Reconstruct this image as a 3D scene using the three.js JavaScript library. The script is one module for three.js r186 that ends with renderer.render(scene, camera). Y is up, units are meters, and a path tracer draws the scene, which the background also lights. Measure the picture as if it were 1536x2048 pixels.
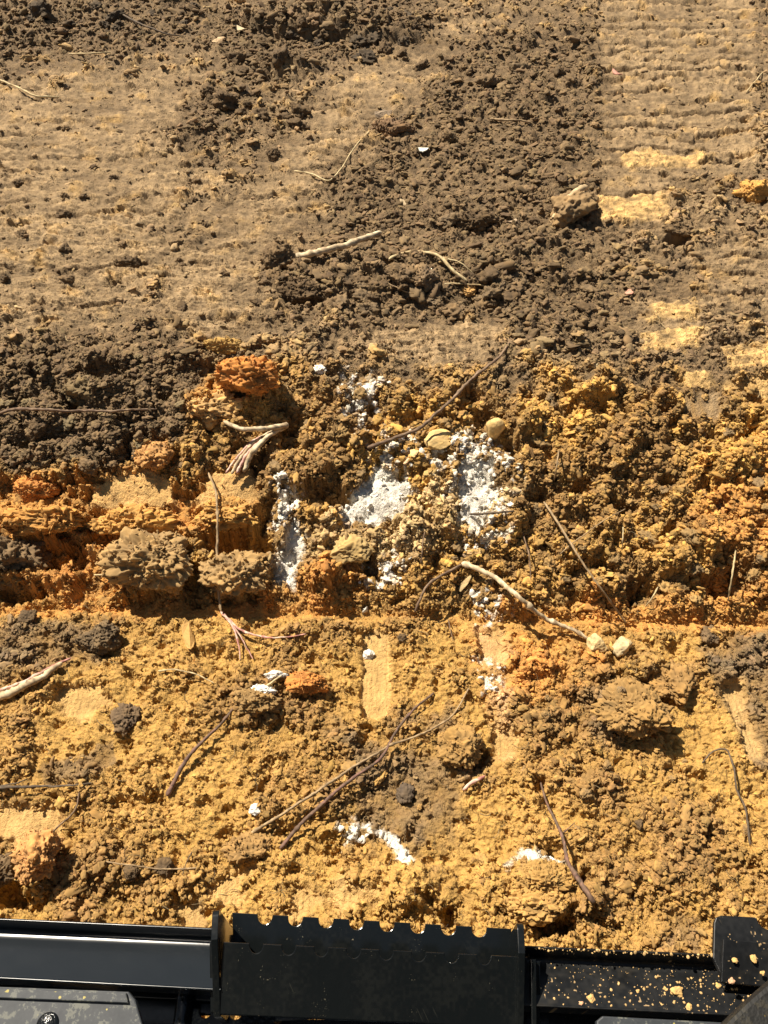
import * as THREE from 'three';
import { mergeVertices } from 'three/addons/utils/BufferGeometryUtils.js';

// ------------------------------------------------------------------ camera, sky, sun, exposure
const scene = new THREE.Scene();
const CAM_H = 2.2, PITCH = 51 * Math.PI / 180, FOV = 66;
const camera = new THREE.PerspectiveCamera(FOV, 768 / 1024, 0.05, 400);
camera.position.set(0, CAM_H, 0);
camera.rotation.set(-PITCH, 0, 0);
const SUN = new THREE.Vector3(-0.46, 0.84, -0.41).normalize();
const SW = 256, SH = 128, sd = new Float32Array(SW * SH * 4);
for (let j = 0; j < SH; j++) for (let i = 0; i < SW; i++) {          // a clear sky: deep blue overhead, paler to the horizon, a soft brightening round the sun
  const th = (j + 0.5) / SH * Math.PI - Math.PI / 2, ph = ((i + 0.5) / SW - 0.5) * 2 * Math.PI, y = Math.sin(th), d = Math.cos(th) * (Math.cos(ph) * SUN.x + Math.sin(ph) * SUN.z) + y * SUN.y, e = Math.pow(1 - Math.max(y, 0), 3.2), m = 0.30 * Math.pow(Math.max(d, 0), 10), o = (j * SW + i) * 4;
  sd[o] = 0.045 + 0.15 * e + m; sd[o + 1] = 0.067 + 0.153 * e + m * 0.95; sd[o + 2] = 0.105 + 0.14 * e + m * 0.85; sd[o + 3] = 1;
}
const sky = new THREE.DataTexture(sd, SW, SH, THREE.RGBAFormat, THREE.FloatType); sky.mapping = THREE.EquirectangularReflectionMapping; sky.magFilter = THREE.LinearFilter; sky.needsUpdate = true; sky.name = 'sky';
scene.background = sky; scene.environment = sky;
const sun = new THREE.DirectionalLight(new THREE.Color(1, 0.90, 0.755), 5);
sun.position.copy(SUN).multiplyScalar(20).add(new THREE.Vector3(0, 0, -3));
sun.target.position.set(0, 0, -3);
sun.castShadow = true;
sun.shadow.mapSize.set(4096, 4096);
Object.assign(sun.shadow.camera, { left: -6, right: 6, top: 6, bottom: -6, near: 1, far: 60 });
scene.add(sun, sun.target);
const renderer = new THREE.WebGLRenderer({ antialias: true });
renderer.toneMapping = THREE.LinearToneMapping;
renderer.toneMappingExposure = 1.68;
renderer.shadowMap.enabled = true;

// ------------------------------------------------------------------ noise
function rng(seed) { let s = seed >>> 0; return () => { s = (s + 0x6D2B79F5) | 0; let t = Math.imul(s ^ (s >>> 15), 1 | s); t = (t + Math.imul(t ^ (t >>> 7), 61 | t)) ^ t; return ((t ^ (t >>> 14)) >>> 0) / 4294967296; }; }
function hash(ix, iy, s) { let h = Math.imul(ix, 374761393) ^ Math.imul(iy, 668265263) ^ Math.imul(s, 1274126177); h = Math.imul(h ^ (h >>> 13), 1103515245); h ^= h >>> 16; h = Math.imul(h, 2246822519); return ((h ^ (h >>> 15)) >>> 0) / 4294967296; }
const GX = [], GY = []; for (let i = 0; i < 64; i++) { GX.push(Math.cos(i * Math.PI / 32)); GY.push(Math.sin(i * Math.PI / 32)); }
function noise(x, y, s = 0) {                                        // gradient noise, about -0.8 .. 0.8
  const ix = Math.floor(x), iy = Math.floor(y), fx = x - ix, fy = y - iy;
  const u = fx * fx * fx * (fx * (fx * 6 - 15) + 10), v = fy * fy * fy * (fy * (fy * 6 - 15) + 10);
  const a = hash(ix, iy, s) * 64 | 0, b = hash(ix + 1, iy, s) * 64 | 0, c = hash(ix, iy + 1, s) * 64 | 0, d = hash(ix + 1, iy + 1, s) * 64 | 0;
  const n0 = GX[a] * fx + GY[a] * fy, n1 = GX[b] * (fx - 1) + GY[b] * fy, n2 = GX[c] * fx + GY[c] * (fy - 1), n3 = GX[d] * (fx - 1) + GY[d] * (fy - 1);
  const p = n0 + (n1 - n0) * u, q = n2 + (n3 - n2) * u;
  return (p + (q - p) * v) * 1.5;
}
function fbm(x, y, oct, s = 0) { let a = 0.5, t = 0; for (let i = 0; i < oct; i++) { t += a * noise(x, y, s + i); x = x * 2.03 + 7.1; y = y * 2.03 - 3.3; a *= 0.5; } return t; }
function domes(x, y, size, pres, s, pw = 0.62) {                                // a layer of piled rounded lumps, height in metres
  x /= size; y /= size; const ix = Math.floor(x), iy = Math.floor(y); let m = 0;
  for (let j = -1; j <= 1; j++) for (let i = -1; i <= 1; i++) {
    const cx = ix + i, cy = iy + j, k = hash(cx, cy, s);
    if (k > pres) continue;
    const dx = x - cx - hash(cx, cy, s + 11), dy = y - cy - hash(cx, cy, s + 23), r = 0.36 + 0.5 * hash(cx, cy, s + 37);
    const an = k / pres * 6.283, c = Math.cos(an), sn = Math.sin(an), ex = (dx * c + dy * sn) * 0.8, ey = (-dx * sn + dy * c) * 1.2;
    const d = (ex * ex + ey * ey) / (r * r);
    if (d < 1) { const h = r * Math.pow(1 - d, pw) * (0.6 + 0.5 * hash(cx, cy, s + 51)) + 0.12 * (ex * hash(cx, cy, s + 5) + ey); if (h > m) m = h; }
  }
  return m * size;
}
const clamp = (x, a = 0, b = 1) => x < a ? a : x > b ? b : x;
const ss = (a, b, x) => { const t = clamp((x - a) / (b - a)); return t * t * (3 - 2 * t); };
const mix = (a, b, t) => a + (b - a) * t;

// ------------------------------------------------------------------ the lie of the land
const DROP = 0.36;                                                   // the floor in front is cut this far below the old surface
const footZ = x => -1.575 + 0.028 * x + 0.012 * noise(x * 3, 1, 5);
const brinkZ = x => -2.55 + 0.10 * noise(x * 1.1, 4, 6) + 0.03 * x;
function macro(x, z) {
  const f = footZ(x), b = brinkZ(x), t = (z - b) / (f - b);
  let h = t <= 0 ? 0 : t >= 1 ? -DROP : -DROP * (0.78 * t + 0.22 * t * t * t);
  h += 0.030 * fbm(x * 0.9, z * 0.9, 2, 40) * ss(-0.9, -1.6, z);
  return h;
}
const F = 1024 / Math.tan(FOV * Math.PI / 360), CP = Math.cos(PITCH), SP = Math.sin(PITCH);
function ray(px, py) { const a = (px - 768) / F, b = -(py - 1024) / F; return [a, b * CP - SP, -b * SP - CP]; }
function onPlane(px, py, y) { const d = ray(px, py), t = (y - CAM_H) / d[1]; return [d[0] * t, y, d[2] * t]; }
function survey(px, py, height = macro) { let y = -0.15, p; for (let i = 0; i < 14; i++) { p = onPlane(px, py, y); y = mix(y, height(p[0], p[2]), 0.7); } return p; }

// plan outlines of patches of ground: each a polygon on the ground in metres, its edge broken by noise
const patches = {};
function patch(name, pts, soft = 0.03, rag = 0.05, fq = 14) {
  const P = pts.map(([a, b]) => { const p = survey(a, b); return [p[0], p[2]]; });
  const xs = P.map(p => p[0]), zs = P.map(p => p[1]), m = soft + rag + 0.02;
  (patches[name] ||= []).push({ P, soft, rag, fq, s: 100 + name.length * 7 + P.length, b: [Math.min(...xs) - m, Math.max(...xs) + m, Math.min(...zs) - m, Math.max(...zs) + m] });
}
function inPatch(name, x, z) {
  let best = 0;
  for (const q of patches[name] || []) {
    if (x < q.b[0] || x > q.b[1] || z < q.b[2] || z > q.b[3]) continue;
    const { P } = q; let d = 1e9, ins = false;
    for (let i = 0, j = P.length - 1; i < P.length; j = i++) {
      const [xi, zi] = P[i], [xj, zj] = P[j], ex = xj - xi, ez = zj - zi, wx = x - xi, wz = z - zi;
      const t = clamp((wx * ex + wz * ez) / (ex * ex + ez * ez + 1e-12)), bx = wx - ex * t, bz = wz - ez * t;
      const dd = bx * bx + bz * bz; if (dd < d) d = dd;
      if ((zi > z) !== (zj > z) && x < (xj - xi) * (z - zi) / (zj - zi) + xi) ins = !ins;
    }
    d = Math.sqrt(d) * (ins ? 1 : -1) + q.rag * (noise(x * q.fq, z * q.fq, q.s) + 0.6 * noise(x * q.fq * 3.1, z * q.fq * 3.1, q.s + 1));
    const v = ss(-q.soft, q.soft, d); if (v > best) best = v;
  }
  return best;
}
// old surface: beds pressed by the tracks
patch('track', [[1198, -40], [1506, -40], [1506, 330], [1470, 345], [1340, 360], [1338, 450], [1196, 450]], 0.02, 0.03);
patch('track', [[1262, 605], [1392, 605], [1400, 700], [1270, 700]], 0.015, 0.02);
patch('track', [[1380, 500], [1560, 480], [1560, 620], [1400, 610]], 0.05, 0.06);
patch('track', [[800, 80], [955, 45], [850, 170], [745, 260], [690, 345], [640, 400], [600, 500], [540, 560], [520, 660], [340, 680], [320, 520], [420, 440], [560, 330], [640, 190]], 0.12, 0.16, 8);
patch('track', [[-40, 320], [260, 270], [420, 330], [330, 520], [300, 660], [-40, 660]], 0.16, 0.24, 6);
patch('track', [[-40, 180], [330, 130], [400, 210], [280, 290], [-40, 330]], 0.16, 0.24, 6);
patch('pad', [[1240, 318], [1300, 306], [1330, 318], [1412, 316], [1400, 338], [1250, 342]], 0.008, 0.02, 20);
patch('pad', [[1194, 398], [1336, 396], [1336, 444], [1204, 446]], 0.008, 0.02, 20);
patch('pad', [[1300, 612], [1385, 606], [1390, 645], [1300, 645]], 0.01, 0.03, 16);
patch('pad', [[1280, 666], [1396, 664], [1398, 700], [1290, 706]], 0.01, 0.03, 16);
patch('pad', [[1440, 694], [1560, 692], [1560, 745], [1452, 742]], 0.01, 0.02, 16);
patch('pad', [[1360, 752], [1420, 746], [1428, 778], [1366, 780]], 0.01, 0.02, 16);
patch('pad', [[1460, 775], [1560, 765], [1560, 810], [1470, 812]], 0.02, 0.04, 12);
patch('greypad', [[1366, 795], [1440, 790], [1440, 838], [1372, 848]], 0.01, 0.02, 16);
patch('scraped', [[735, 672], [870, 655], [960, 645], [1005, 660], [990, 710], [860, 735], [735, 722]], 0.02, 0.04, 12);
patch('dark', [[700, 60], [860, 90], [1190, 60], [1195, 450], [1260, 560], [1190, 700], [1010, 660], [700, 660], [560, 620], [540, 560], [640, 430], [700, 330], [880, 160]], 0.14, 0.24, 6);
patch('dark', [[400, 40], [590, 0], [860, -40], [870, 90], [560, 160], [400, 330], [330, 250], [470, 140]], 0.12, 0.15, 6);
patch('dark', [[-40, -40], [420, -40], [400, 90], [-40, 130]], 0.15, 0.15, 6);
patch('dark', [[-40, 700], [130, 690], [330, 640], [420, 720], [400, 800], [370, 880], [250, 950], [-40, 940]], 0.04, 0.08, 9);
// the bank
patch('orange', [[-40, 960], [120, 960], [190, 950], [300, 935], [340, 990], [390, 960], [500, 940], [520, 1010], [490, 1080], [380, 1090], [330, 1130], [250, 1150], [250, 1225], [60, 1225], [60, 1170], [-40, 1120]], 0.02, 0.03, 16);
patch('orange', [[410, 770], [540, 740], [565, 790], [460, 820], [470, 860], [390, 860], [375, 815]], 0.02, 0.02, 16);
patch('orange', [[-40, 1205], [540, 1195], [700, 1180], [720, 1225], [540, 1240], [-40, 1235]], 0.02, 0.03, 16);
patch('orange', [[600, 1130], [740, 1140], [720, 1200], [560, 1210]], 0.03, 0.05, 16);
patch('orange', [[1000, 1225], [1560, 1170], [1560, 1270], [1100, 1262]], 0.03, 0.05, 12);
patch('orange', [[940, 1240], [1100, 1250], [1180, 1330], [1120, 1410], [1000, 1400], [950, 1320]], 0.05, 0.08, 10);
patch('orange', [[1420, 960], [1560, 930], [1560, 1150], [1440, 1150], [1380, 1050]], 0.10, 0.16, 7);
patch('ledge', [[-40, 950], [520, 925], [545, 1100], [540, 1215], [-40, 1215]], 0.05, 0.04, 8);
patch('smooth', [[180, 985], [230, 955], [300, 936], [345, 955], [352, 1012], [260, 1022], [180, 1012]], 0.012, 0.012, 16);
patch('smooth', [[380, 1005], [430, 945], [505, 935], [515, 1000], [470, 1032]], 0.015, 0.012, 16);
patch('white', [[545, 1150], [560, 1100], [590, 1050], [612, 1075], [600, 1140], [588, 1172], [548, 1168]], 0.01, 0.02, 22);
patch('white', [[665, 1025], [720, 975], [760, 935], [815, 958], [830, 985], [800, 1030], [755, 1050], [700, 1055]], 0.01, 0.025, 20);
patch('white', [[915, 930], [985, 925], [992, 985], [970, 1045], [950, 1078], [925, 1040], [912, 980]], 0.01, 0.025, 22);
patch('whitebits', [[740, 900], [800, 870], [1000, 890], [1030, 940], [1000, 1090], [930, 1105], [900, 960], [840, 930], [760, 940]], 0.03, 0.06, 18);
patch('whitebits', [[730, 1130], [800, 1120], [800, 1180], [740, 1190]], 0.02, 0.05, 18);
patch('whitebits', [[545, 980], [600, 990], [590, 1060], [545, 1090]], 0.02, 0.05, 18);
patch('whitebits', [[690, 750], [760, 760], [740, 870], [700, 850]], 0.03, 0.06, 18);
patch('buff', [[620, 1065], [740, 1050], [800, 1040], [850, 980], [930, 960], [1000, 960], [1045, 1000], [920, 1060], [830, 1130], [740, 1120], [650, 1130], [540, 1150], [535, 1110]], 0.03, 0.05, 12);
patch('lowdark', [[-40, 1245], [130, 1250], [240, 1270], [200, 1320], [100, 1340], [-40, 1360]], 0.04, 0.06, 10);
patch('lowdark', [[80, 1530], [150, 1520], [230, 1480], [235, 1530], [160, 1570], [95, 1568]], 0.008, 0.015, 16);
patch('lowdark', [[1400, 1300], [1470, 1265], [1560, 1270], [1560, 1560], [1500, 1520], [1440, 1400]], 0.03, 0.05, 10);
patch('lowdark', [[700, 1480], [900, 1460], [950, 1520], [900, 1640], [820, 1720], [740, 1650], [700, 1580]], 0.08, 0.12, 8);
patch('lowdark', [[1160, 1400], [1280, 1350], [1340, 1380], [1260, 1470], [1180, 1480]], 0.04, 0.05, 10);
patch('lowdark', [[1330, 1880], [1350, 1830], [1400, 1860], [1390, 1900]], 0.02, 0.03, 12);
patch('lowdark', [[370, 1800], [410, 1795], [420, 1850], [390, 1870]], 0.01, 0.02, 12);
patch('smear', [[724, 1262], [780, 1262], [782, 1440], [722, 1440]], 0.006, 0.006, 14);
patch('smear', [[955, 1255], [1010, 1255], [1012, 1330], [960, 1330]], 0.012, 0.02, 14);
patch('smear', [[985, 1450], [1040, 1470], [1040, 1520], [990, 1520]], 0.012, 0.02, 14);
patch('smear', [[-40, 1610], [118, 1608], [125, 1680], [30, 1690], [-40, 1660]], 0.012, 0.02, 14);
patch('smear', [[110, 1375], [200, 1368], [225, 1400], [180, 1440], [120, 1430]], 0.012, 0.02, 14);
patch('smear', [[345, 1795], [385, 1790], [425, 1860], [365, 1860]], 0.012, 0.02, 14);
patch('smear', [[415, 1770], [500, 1730], [480, 1830], [440, 1815]], 0.012, 0.03, 14);
patch('smear', [[585, 1780], [700, 1760], [760, 1790], [680, 1830], [590, 1820]], 0.03, 0.04, 14);
patch('smear', [[1435, 1370], [1480, 1360], [1530, 1520], [1495, 1520]], 0.012, 0.015, 14);
patch('ditch', [[-60, 1214], [1600, 1240], [1600, 1258], [-60, 1234]], 0.02, 0.006, 8);
patch('white', [[735, 1662], [775, 1660], [805, 1690], [828, 1722], [810, 1735], [785, 1710], [770, 1682]], 0.006, 0.015, 24);
patch('white', [[1000, 1735], [1040, 1705], [1080, 1708], [1120, 1715], [1120, 1730], [1070, 1726], [1010, 1742]], 0.006, 0.015, 24);
patch('whitebits', [[680, 1640], [740, 1650], [735, 1690], [690, 1690]], 0.015, 0.03, 24);
patch('whitebits', [[955, 1320], [1005, 1330], [1000, 1400], [970, 1395]], 0.012, 0.03, 24);
patch('pale', [[950, 1255], [1010, 1255], [1020, 1520], [985, 1520]], 0.03, 0.03, 12);
patch('whitebits', [[940, 1190], [1000, 1190], [1000, 1240], [950, 1240]], 0.02, 0.05, 24);
// hollows and torn-open holes: [pixel x, pixel y, half width, half depth, depth] metres
const hollows = [[100, 1100, 0.17, 0.065, 0.20], [210, 1075, 0.10, 0.04, 0.07], [475, 1090, 0.15, 0.075, 0.22], [300, 1072, 0.11, 0.03, 0.09], [630, 1000, 0.17, 0.04, 0.11], [540, 1035, 0.05, 0.08, 0.07],
  [935, 805, 0.09, 0.06, 0.09], [1180, 820, 0.10, 0.05, 0.07], [1320, 825, 0.05, 0.04, 0.05], [430, 740, 0.14, 0.05, 0.06], [210, 750, 0.10, 0.06, 0.09], [160, 800, 0.08, 0.05, 0.08], [1440, 1165, 0.15, 0.06, 0.10], [1290, 1180, 0.08, 0.05, 0.07], [1180, 1145, 0.10, 0.04, 0.06], [1140, 985, 0.09, 0.04, 0.07], [700, 1180, 0.08, 0.03, 0.05],
  [590, 875, 0.07, 0.10, 0.08], [950, 460, 0.14, 0.07, 0.05], [600, 610, 0.14, 0.05, 0.05], [980, 612, 0.11, 0.05, 0.05], [1360, 485, 0.09, 0.05, 0.06], [1500, 410, 0.11, 0.05, 0.03], [780, 545, 0.10, 0.05, 0.06], [720, 575, 0.07, 0.04, 0.04], [980, 555, 0.09, 0.04, 0.04], [640, 25, 0.30, 0.10, 0.07], [735, 40, 0.2, 0.1, 0.07],
  [950, 1520, 0.05, 0.04, 0.06], [1310, 1395, 0.07, 0.06, 0.08], [1110, 1700, 0.03, 0.04, 0.05], [1110, 1858, 0.08, 0.035, 0.10], [1140, 1845, 0.03, 0.04, 0.07], [900, 1840, 0.025, 0.03, 0.08], [20, 1790, 0.05, 0.05, 0.08], [80, 1800, 0.05, 0.03, 0.06], [670, 1675, 0.07, 0.015, 0.03], [680, 1695, 0.07, 0.012, 0.03], [1420, 1285, 0.04, 0.03, 0.05], [580, 1370, 0.04, 0.03, 0.03], [1200, 1220, .1, .03, .03], [40, 1185, 0.12, 0.04, 0.06]
].map(([a, b, w, d, h]) => { const p = survey(a, b); return [p[0], p[2], w, d, h]; });
// swellings: heaps of turned soil and large blocks still attached to the ground
const swells = [[620, 60, 0.5, 0.25, 0.16], [760, 70, 0.35, 0.18, 0.10], [100, 20, 0.7, 0.3, 0.06], [560, 140, 0.3, 0.15, 0.05], [700, 560, 0.35, 0.16, 0.05], [870, 550, 0.35, 0.15, 0.06], [1010, 540, 0.25, 0.12, 0.04], [1100, 500, 0.2, 0.12, 0.04], [480, 775, 0.14, 0.07, 0.10], [420, 830, 0.10, 0.06, 0.08], [190, 790, 0.12, 0.07, 0.07], [600, 960, 0.14, 0.10, 0.08], [640, 890, 0.14, 0.10, 0.06], [1190, 780, 0.14, 0.06, 0.05], [1050, 860, 0.16, 0.07, 0.05],
  [1230, 920, 0.2, 0.1, 0.05], [1420, 1080, 0.16, 0.08, 0.06], [1350, 1140, 0.12, 0.06, 0.05], [680, 1100, 0.08, 0.05, 0.04], [640, 1160, 0.10, 0.05, 0.05], [860, 1060, 0.10, 0.07, 0.04], [1260, 1420, 0.10, 0.08, 0.08], [1300, 1350, 0.09, 0.05, 0.06], [920, 1490, 0.06, 0.05, 0.05], [1060, 1750, 0.14, 0.06, 0.05], [780, 1780, 0.2, 0.08, 0.05], [1150, 1810, 0.10, 0.04, 0.07], [70, 1750, 0.07, 0.07, 0.08], [620, 1375, 0.05, 0.04, 0.04], [680, 1665, 0.09, 0.03, 0.02], [1000, 1790, 0.1, 0.05, 0.04], [1340, 1770, 0.14, 0.09, 0.03]
].map(([a, b, w, d, h]) => { const p = survey(a, b); return [p[0], p[2], w, d, h]; });

const C = { dark: [0.145, 0.094, 0.045], tan: [0.35, 0.240, 0.125], greybrown: [0.190, 0.125, 0.062], ochre: [0.57, 0.330, 0.078], brown: [0.285, 0.165, 0.056], orange: [0.54, 0.265, 0.065], buff: [0.52, 0.37, 0.18], white: [0.72, 0.68, 0.59], pad: [0.58, 0.37, 0.14], grey: [0.155, 0.112, 0.066], rust: [0.44, 0.185, 0.045], pale: [0.56, 0.35, 0.18] };
const S = { h: 0, r: 0, g: 0, b: 0, loose: 0 };
function tint(c, t) { S.r = mix(S.r, c[0], t); S.g = mix(S.g, c[1], t); S.b = mix(S.b, c[2], t); }
function soil(x, z) {                                                // height, colour and looseness of the ground at a plan position
  const base = macro(x, z), f = footZ(x), b = brinkZ(x);
  const n1 = fbm(x * 2.1, z * 2.1, 3, 60), n2 = fbm(x * 7, z * 7, 3, 64), n3 = fbm(x * 26, z * 26, 3, 70), n4 = fbm(x * 90, z * 90, 2, 76);
  const up = ss(b + 0.22, b - 0.12, z + 0.25 * n2), low = ss(f - 0.11, f + 0.03, z + 0.02 * n2), bank = clamp(1 - up - low);
  const track = inPatch('track', x, z) * up, pad = Math.max(inPatch('pad', x, z), inPatch('greypad', x, z)), dk = inPatch('dark', x, z), scr = inPatch('scraped', x, z), org = inPatch('orange', x, z), ledge = inPatch('ledge', x, z), sm = inPatch('smooth', x, z), wh = inPatch('white', x, z), wb = inPatch('whitebits', x, z), buff = inPatch('buff', x, z), ld = inPatch('lowdark', x, z), smear = inPatch('smear', x, z), ditch = inPatch('ditch', x, z), pale = inPatch('pale', x, z);
  const bed = track * clamp(0.62 + 1.3 * n1 + 1.5 * n2 + 0.6 * n3), flat = Math.max(pad, scr, sm, smear, wh * 0.75, ditch * 0.6, 0.68 * bed);
  // ---- height
  let h = base;
  const wx = x + 0.010 * noise(x * 40, z * 40, 81) + 0.02 * n2, wz = z + 0.010 * noise(x * 40, z * 40, 82) + 0.02 * noise(x * 9, z * 9, 83);
  let sw = 0, ho = 0;
  for (const q of swells) { const dx = (wx - q[0] + 0.3 * q[2] * n2) / q[2], dz = (wz - q[1]) / q[3], d = dx * dx + dz * dz; if (d < 1) { const v = q[4] * Math.pow(1 - d, 0.55); if (v > sw) sw = v; } }
  for (const q of hollows) { const dx = (wx - q[0]) / q[2], dz = (wz - q[1]) / q[3], d = dx * dx + dz * dz + 0.5 * n2; if (d < 1) { const v = q[4] * Math.pow(1 - Math.max(d, 0), 0.4); if (v > ho) ho = v; } }
  h += sw * (0.8 + 0.4 * n3);
  if (ledge * (1 - sm) > 0.02) {                                                // the clay breaks into layers with dark overhung steps
    const q = (h + 0.10 * fbm(x * 3.2, z * 6, 2, 90) + 0.02 * n3) / 0.082, fl = Math.floor(q), fr = q - fl;
    h = mix(h, h + 0.082 * (fl + ss(0.72, 0.86, fr) + 0.18 * fr - q) * 0.95, ledge * (1 - sm));
  }
  h -= ho;
  h -= bank * (1 - flat) * (0.055 * ss(0.10, 0.34, fbm(x * 9 + 5, z * 11, 2, 350)) + 0.03 * ss(0.14, 0.3, fbm(x * 22, z * 26, 2, 360)));
  h -= low * (1 - flat) * (0.030 * ss(0.18, 0.40, fbm(x * 9 + 2, z * 11, 2, 370)) + 0.014 * ss(0.14, 0.3, fbm(x * 24, z * 30, 2, 380)));
  const loose = clamp((0.50 * up + 1.0 * bank + 0.34 * low + 0.30 * dk + 1.0 * n2 + (0.5 + 0.8 * low) * n1 + 0.5 * n3 * up - 0.45 * track * (0.6 + n1) + sw * 3) * (1 - 0.92 * flat) * (1 - 0.75 * org * ledge), 0, 1);
  const big = clamp(bank * (1 - 0.5 * ledge) + 0.28 * low + 0.22 * up * dk + 0.5 * up * ss(0.05, 0.3, n1 + 0.5 * n2) + 4 * sw) * (1 - flat);
  const far = ss(-2.8, -4.6, z), pw = mix(0.62, 0.95, up);
  let lump = 0.72 * big * domes(wx, wz, 0.11, 0.55, 201, pw);
  lump += (0.10 + 0.55 * loose) * domes(wx + lump * 0.3, wz, 0.052, 0.30 + 0.5 * loose, 211, pw) * (1 - flat);
  lump += (0.10 + 0.60 * loose) * domes(wx, wz - lump * 0.3, 0.025, 0.35 + 0.45 * loose, 221, pw) * (1 - 0.96 * flat) * (1 - 0.45 * far);
  lump += (0.18 + 0.62 * loose) * domes(wx, wz, 0.0125, 0.5 + 0.3 * loose, 231, pw) * (1 - 0.93 * flat) * (1 - 0.95 * far);
  h += lump * mix(1, 0.85, up);
  // torn scales left where clay was dragged: ragged ripples across the cut floor
  const tear = low * (1 - smear) * (1 - 0.7 * ditch) + 0.5 * ledge * bank + 0.75 * up * (1 - 0.6 * dk);
  if (tear > 0.02) {
    const q = (fbm(wx * mix(7, 3.6, up), wz * 19, 3, 301) * 3.0 + z * 9), fr = q - Math.floor(q);
    h += (tear + 1.3 * up - 0.5 * bed) * 0.017 * clamp(0.5 + n2 + 0.8 * n1, 0, 1.2) * (ss(0, mix(0.16, 0.09, up), 1 - fr) * fr);
    const q2 = (fbm(wx * mix(17, 7, up) + 3, wz * 42, 2, 311) * 2.4 + z * 20), fr2 = q2 - Math.floor(q2);
    h += (tear + 0.4 * up) * 0.009 * ss(0, 0.2, 1 - fr2) * fr2;
  }
  // grouser bars: flat beds parted by narrow trenches
  let trench = 0;
  if (up > 0.02) {
    const per = 0.150, q = (z + 0.035 * x + 0.05 * n2 + 0.010 * n3 + 0.10 * n1) / per, fl = Math.floor(q), fr = q - fl, gone = ss(-0.10, 0.22, noise(x * 1.7, fl * 0.77, 345) + 0.9 * n2 + (x > 1.0 ? 0.42 : -0.04));
    trench = ss(0.60, 0.72, fr + 0.2 * n2) * ss(1.0, 0.92, fr);
    const k = clamp((track * (0.75 + 0.9 * n1) + 0.10 * up * (1 - dk)) * gone) * (1 - pad);
    h -= (x > 1.0 ? 0.032 : 0.024) * trench * k; trench *= k;
  }
  h += 0.006 * n3 * (1 - 0.7 * flat) + 0.0022 * n4 * (1 - far) + 0.012 * n2;
  h += pad * 0.012 - smear * 0.010 - ditch * 0.007 + wh * 0.004 * n3;
  if (scr + smear > 0.02) h += 0.0025 * (scr + smear) * noise(x * 120, z * 5, 320);
  S.h = h; S.flat = flat; S.trench = trench; S.loose = clamp(loose + 4 * ho);
  // ---- what it is made of
  S.r = C.greybrown[0]; S.g = C.greybrown[1]; S.b = C.greybrown[2];
  tint(C.tan, clamp(0.55 * track + 0.30 + 0.9 * n1 + 0.5 * n2 - 0.9 * trench) * (1 - dk));
  tint(C.dark, clamp(dk * (0.50 + 0.9 * n1 + 0.9 * n2 + 0.5 * n3)));
  tint(C.dark, up * (1 - dk) * (1 - 0.35 * flat) * clamp(0.28 + 1.9 * fbm(x * 2.6, z * 13, 3, 420) + 0.9 * n3) * 0.6);
  tint(C.ochre, 0.35 * clamp(n2 * 2.2 - 0.25) * (1 - dk));
  tint(C.brown, bank * (1 - dk));
  tint(C.ochre, bank * clamp(0.22 + 1.2 * n1 + 0.9 * n3 + 0.6 * n2) * (1 - dk));
  tint(C.ochre, low * clamp(0.86 + 0.4 * n1));
  tint(C.brown, low * clamp(0.36 + 1.6 * n1 + 0.8 * n2 + 0.5 * n3));
  tint(C.orange, org * clamp(0.70 + 0.7 * n3 + 0.4 * n2));
  tint(C.rust, org * clamp(1.5 * n2 + 0.3 * n3));
  tint(C.brown, ld * clamp(0.75 + 0.6 * n3)); tint(C.grey, ld * clamp(0.45 + 0.9 * n2));
  tint(C.buff, buff * clamp(0.75 + 0.8 * n2));
  tint(C.pad, Math.max(inPatch('pad', x, z) * clamp(0.78 + 0.7 * n2 + 0.4 * n3), 0.75 * sm, 0.7 * smear));
  tint(C.tan, Math.max(inPatch('greypad', x, z), scr) * clamp(0.7 + 0.7 * noise(x * 60, z * 4, 330)));
  tint(C.pale, pale * clamp(0.45 + n2)); tint(C.orange, ditch * 0.3);
  tint(C.white, clamp(wb * ss(0.02, 0.14, n3 + 0.6 * n2 + 0.03)) * 0.9);
  tint(C.white, wh * clamp(0.98 + 0.5 * n3 + 0.3 * n2));
  const v = 1 + (0.42 + 0.5 * up) * n3 + (0.32 + 0.3 * up) * (1 - 0.85 * far) * n4 + 0.3 * n2;
  const wet = 0.75 + 0.5 * hash(Math.floor(wx / 0.013), Math.floor(wz / 0.013), 77);
  const k = clamp(v * mix(1, wet, 0.32 * loose * (1 - wh)), 0.4, 1.5);
  S.r *= k; S.g *= k * (1 + 0.05 * n4); S.b *= k;
  return S;
}
const ground = (x, z) => soil(x, z).h;
const at = (px, py) => survey(px, py, ground);

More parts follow.
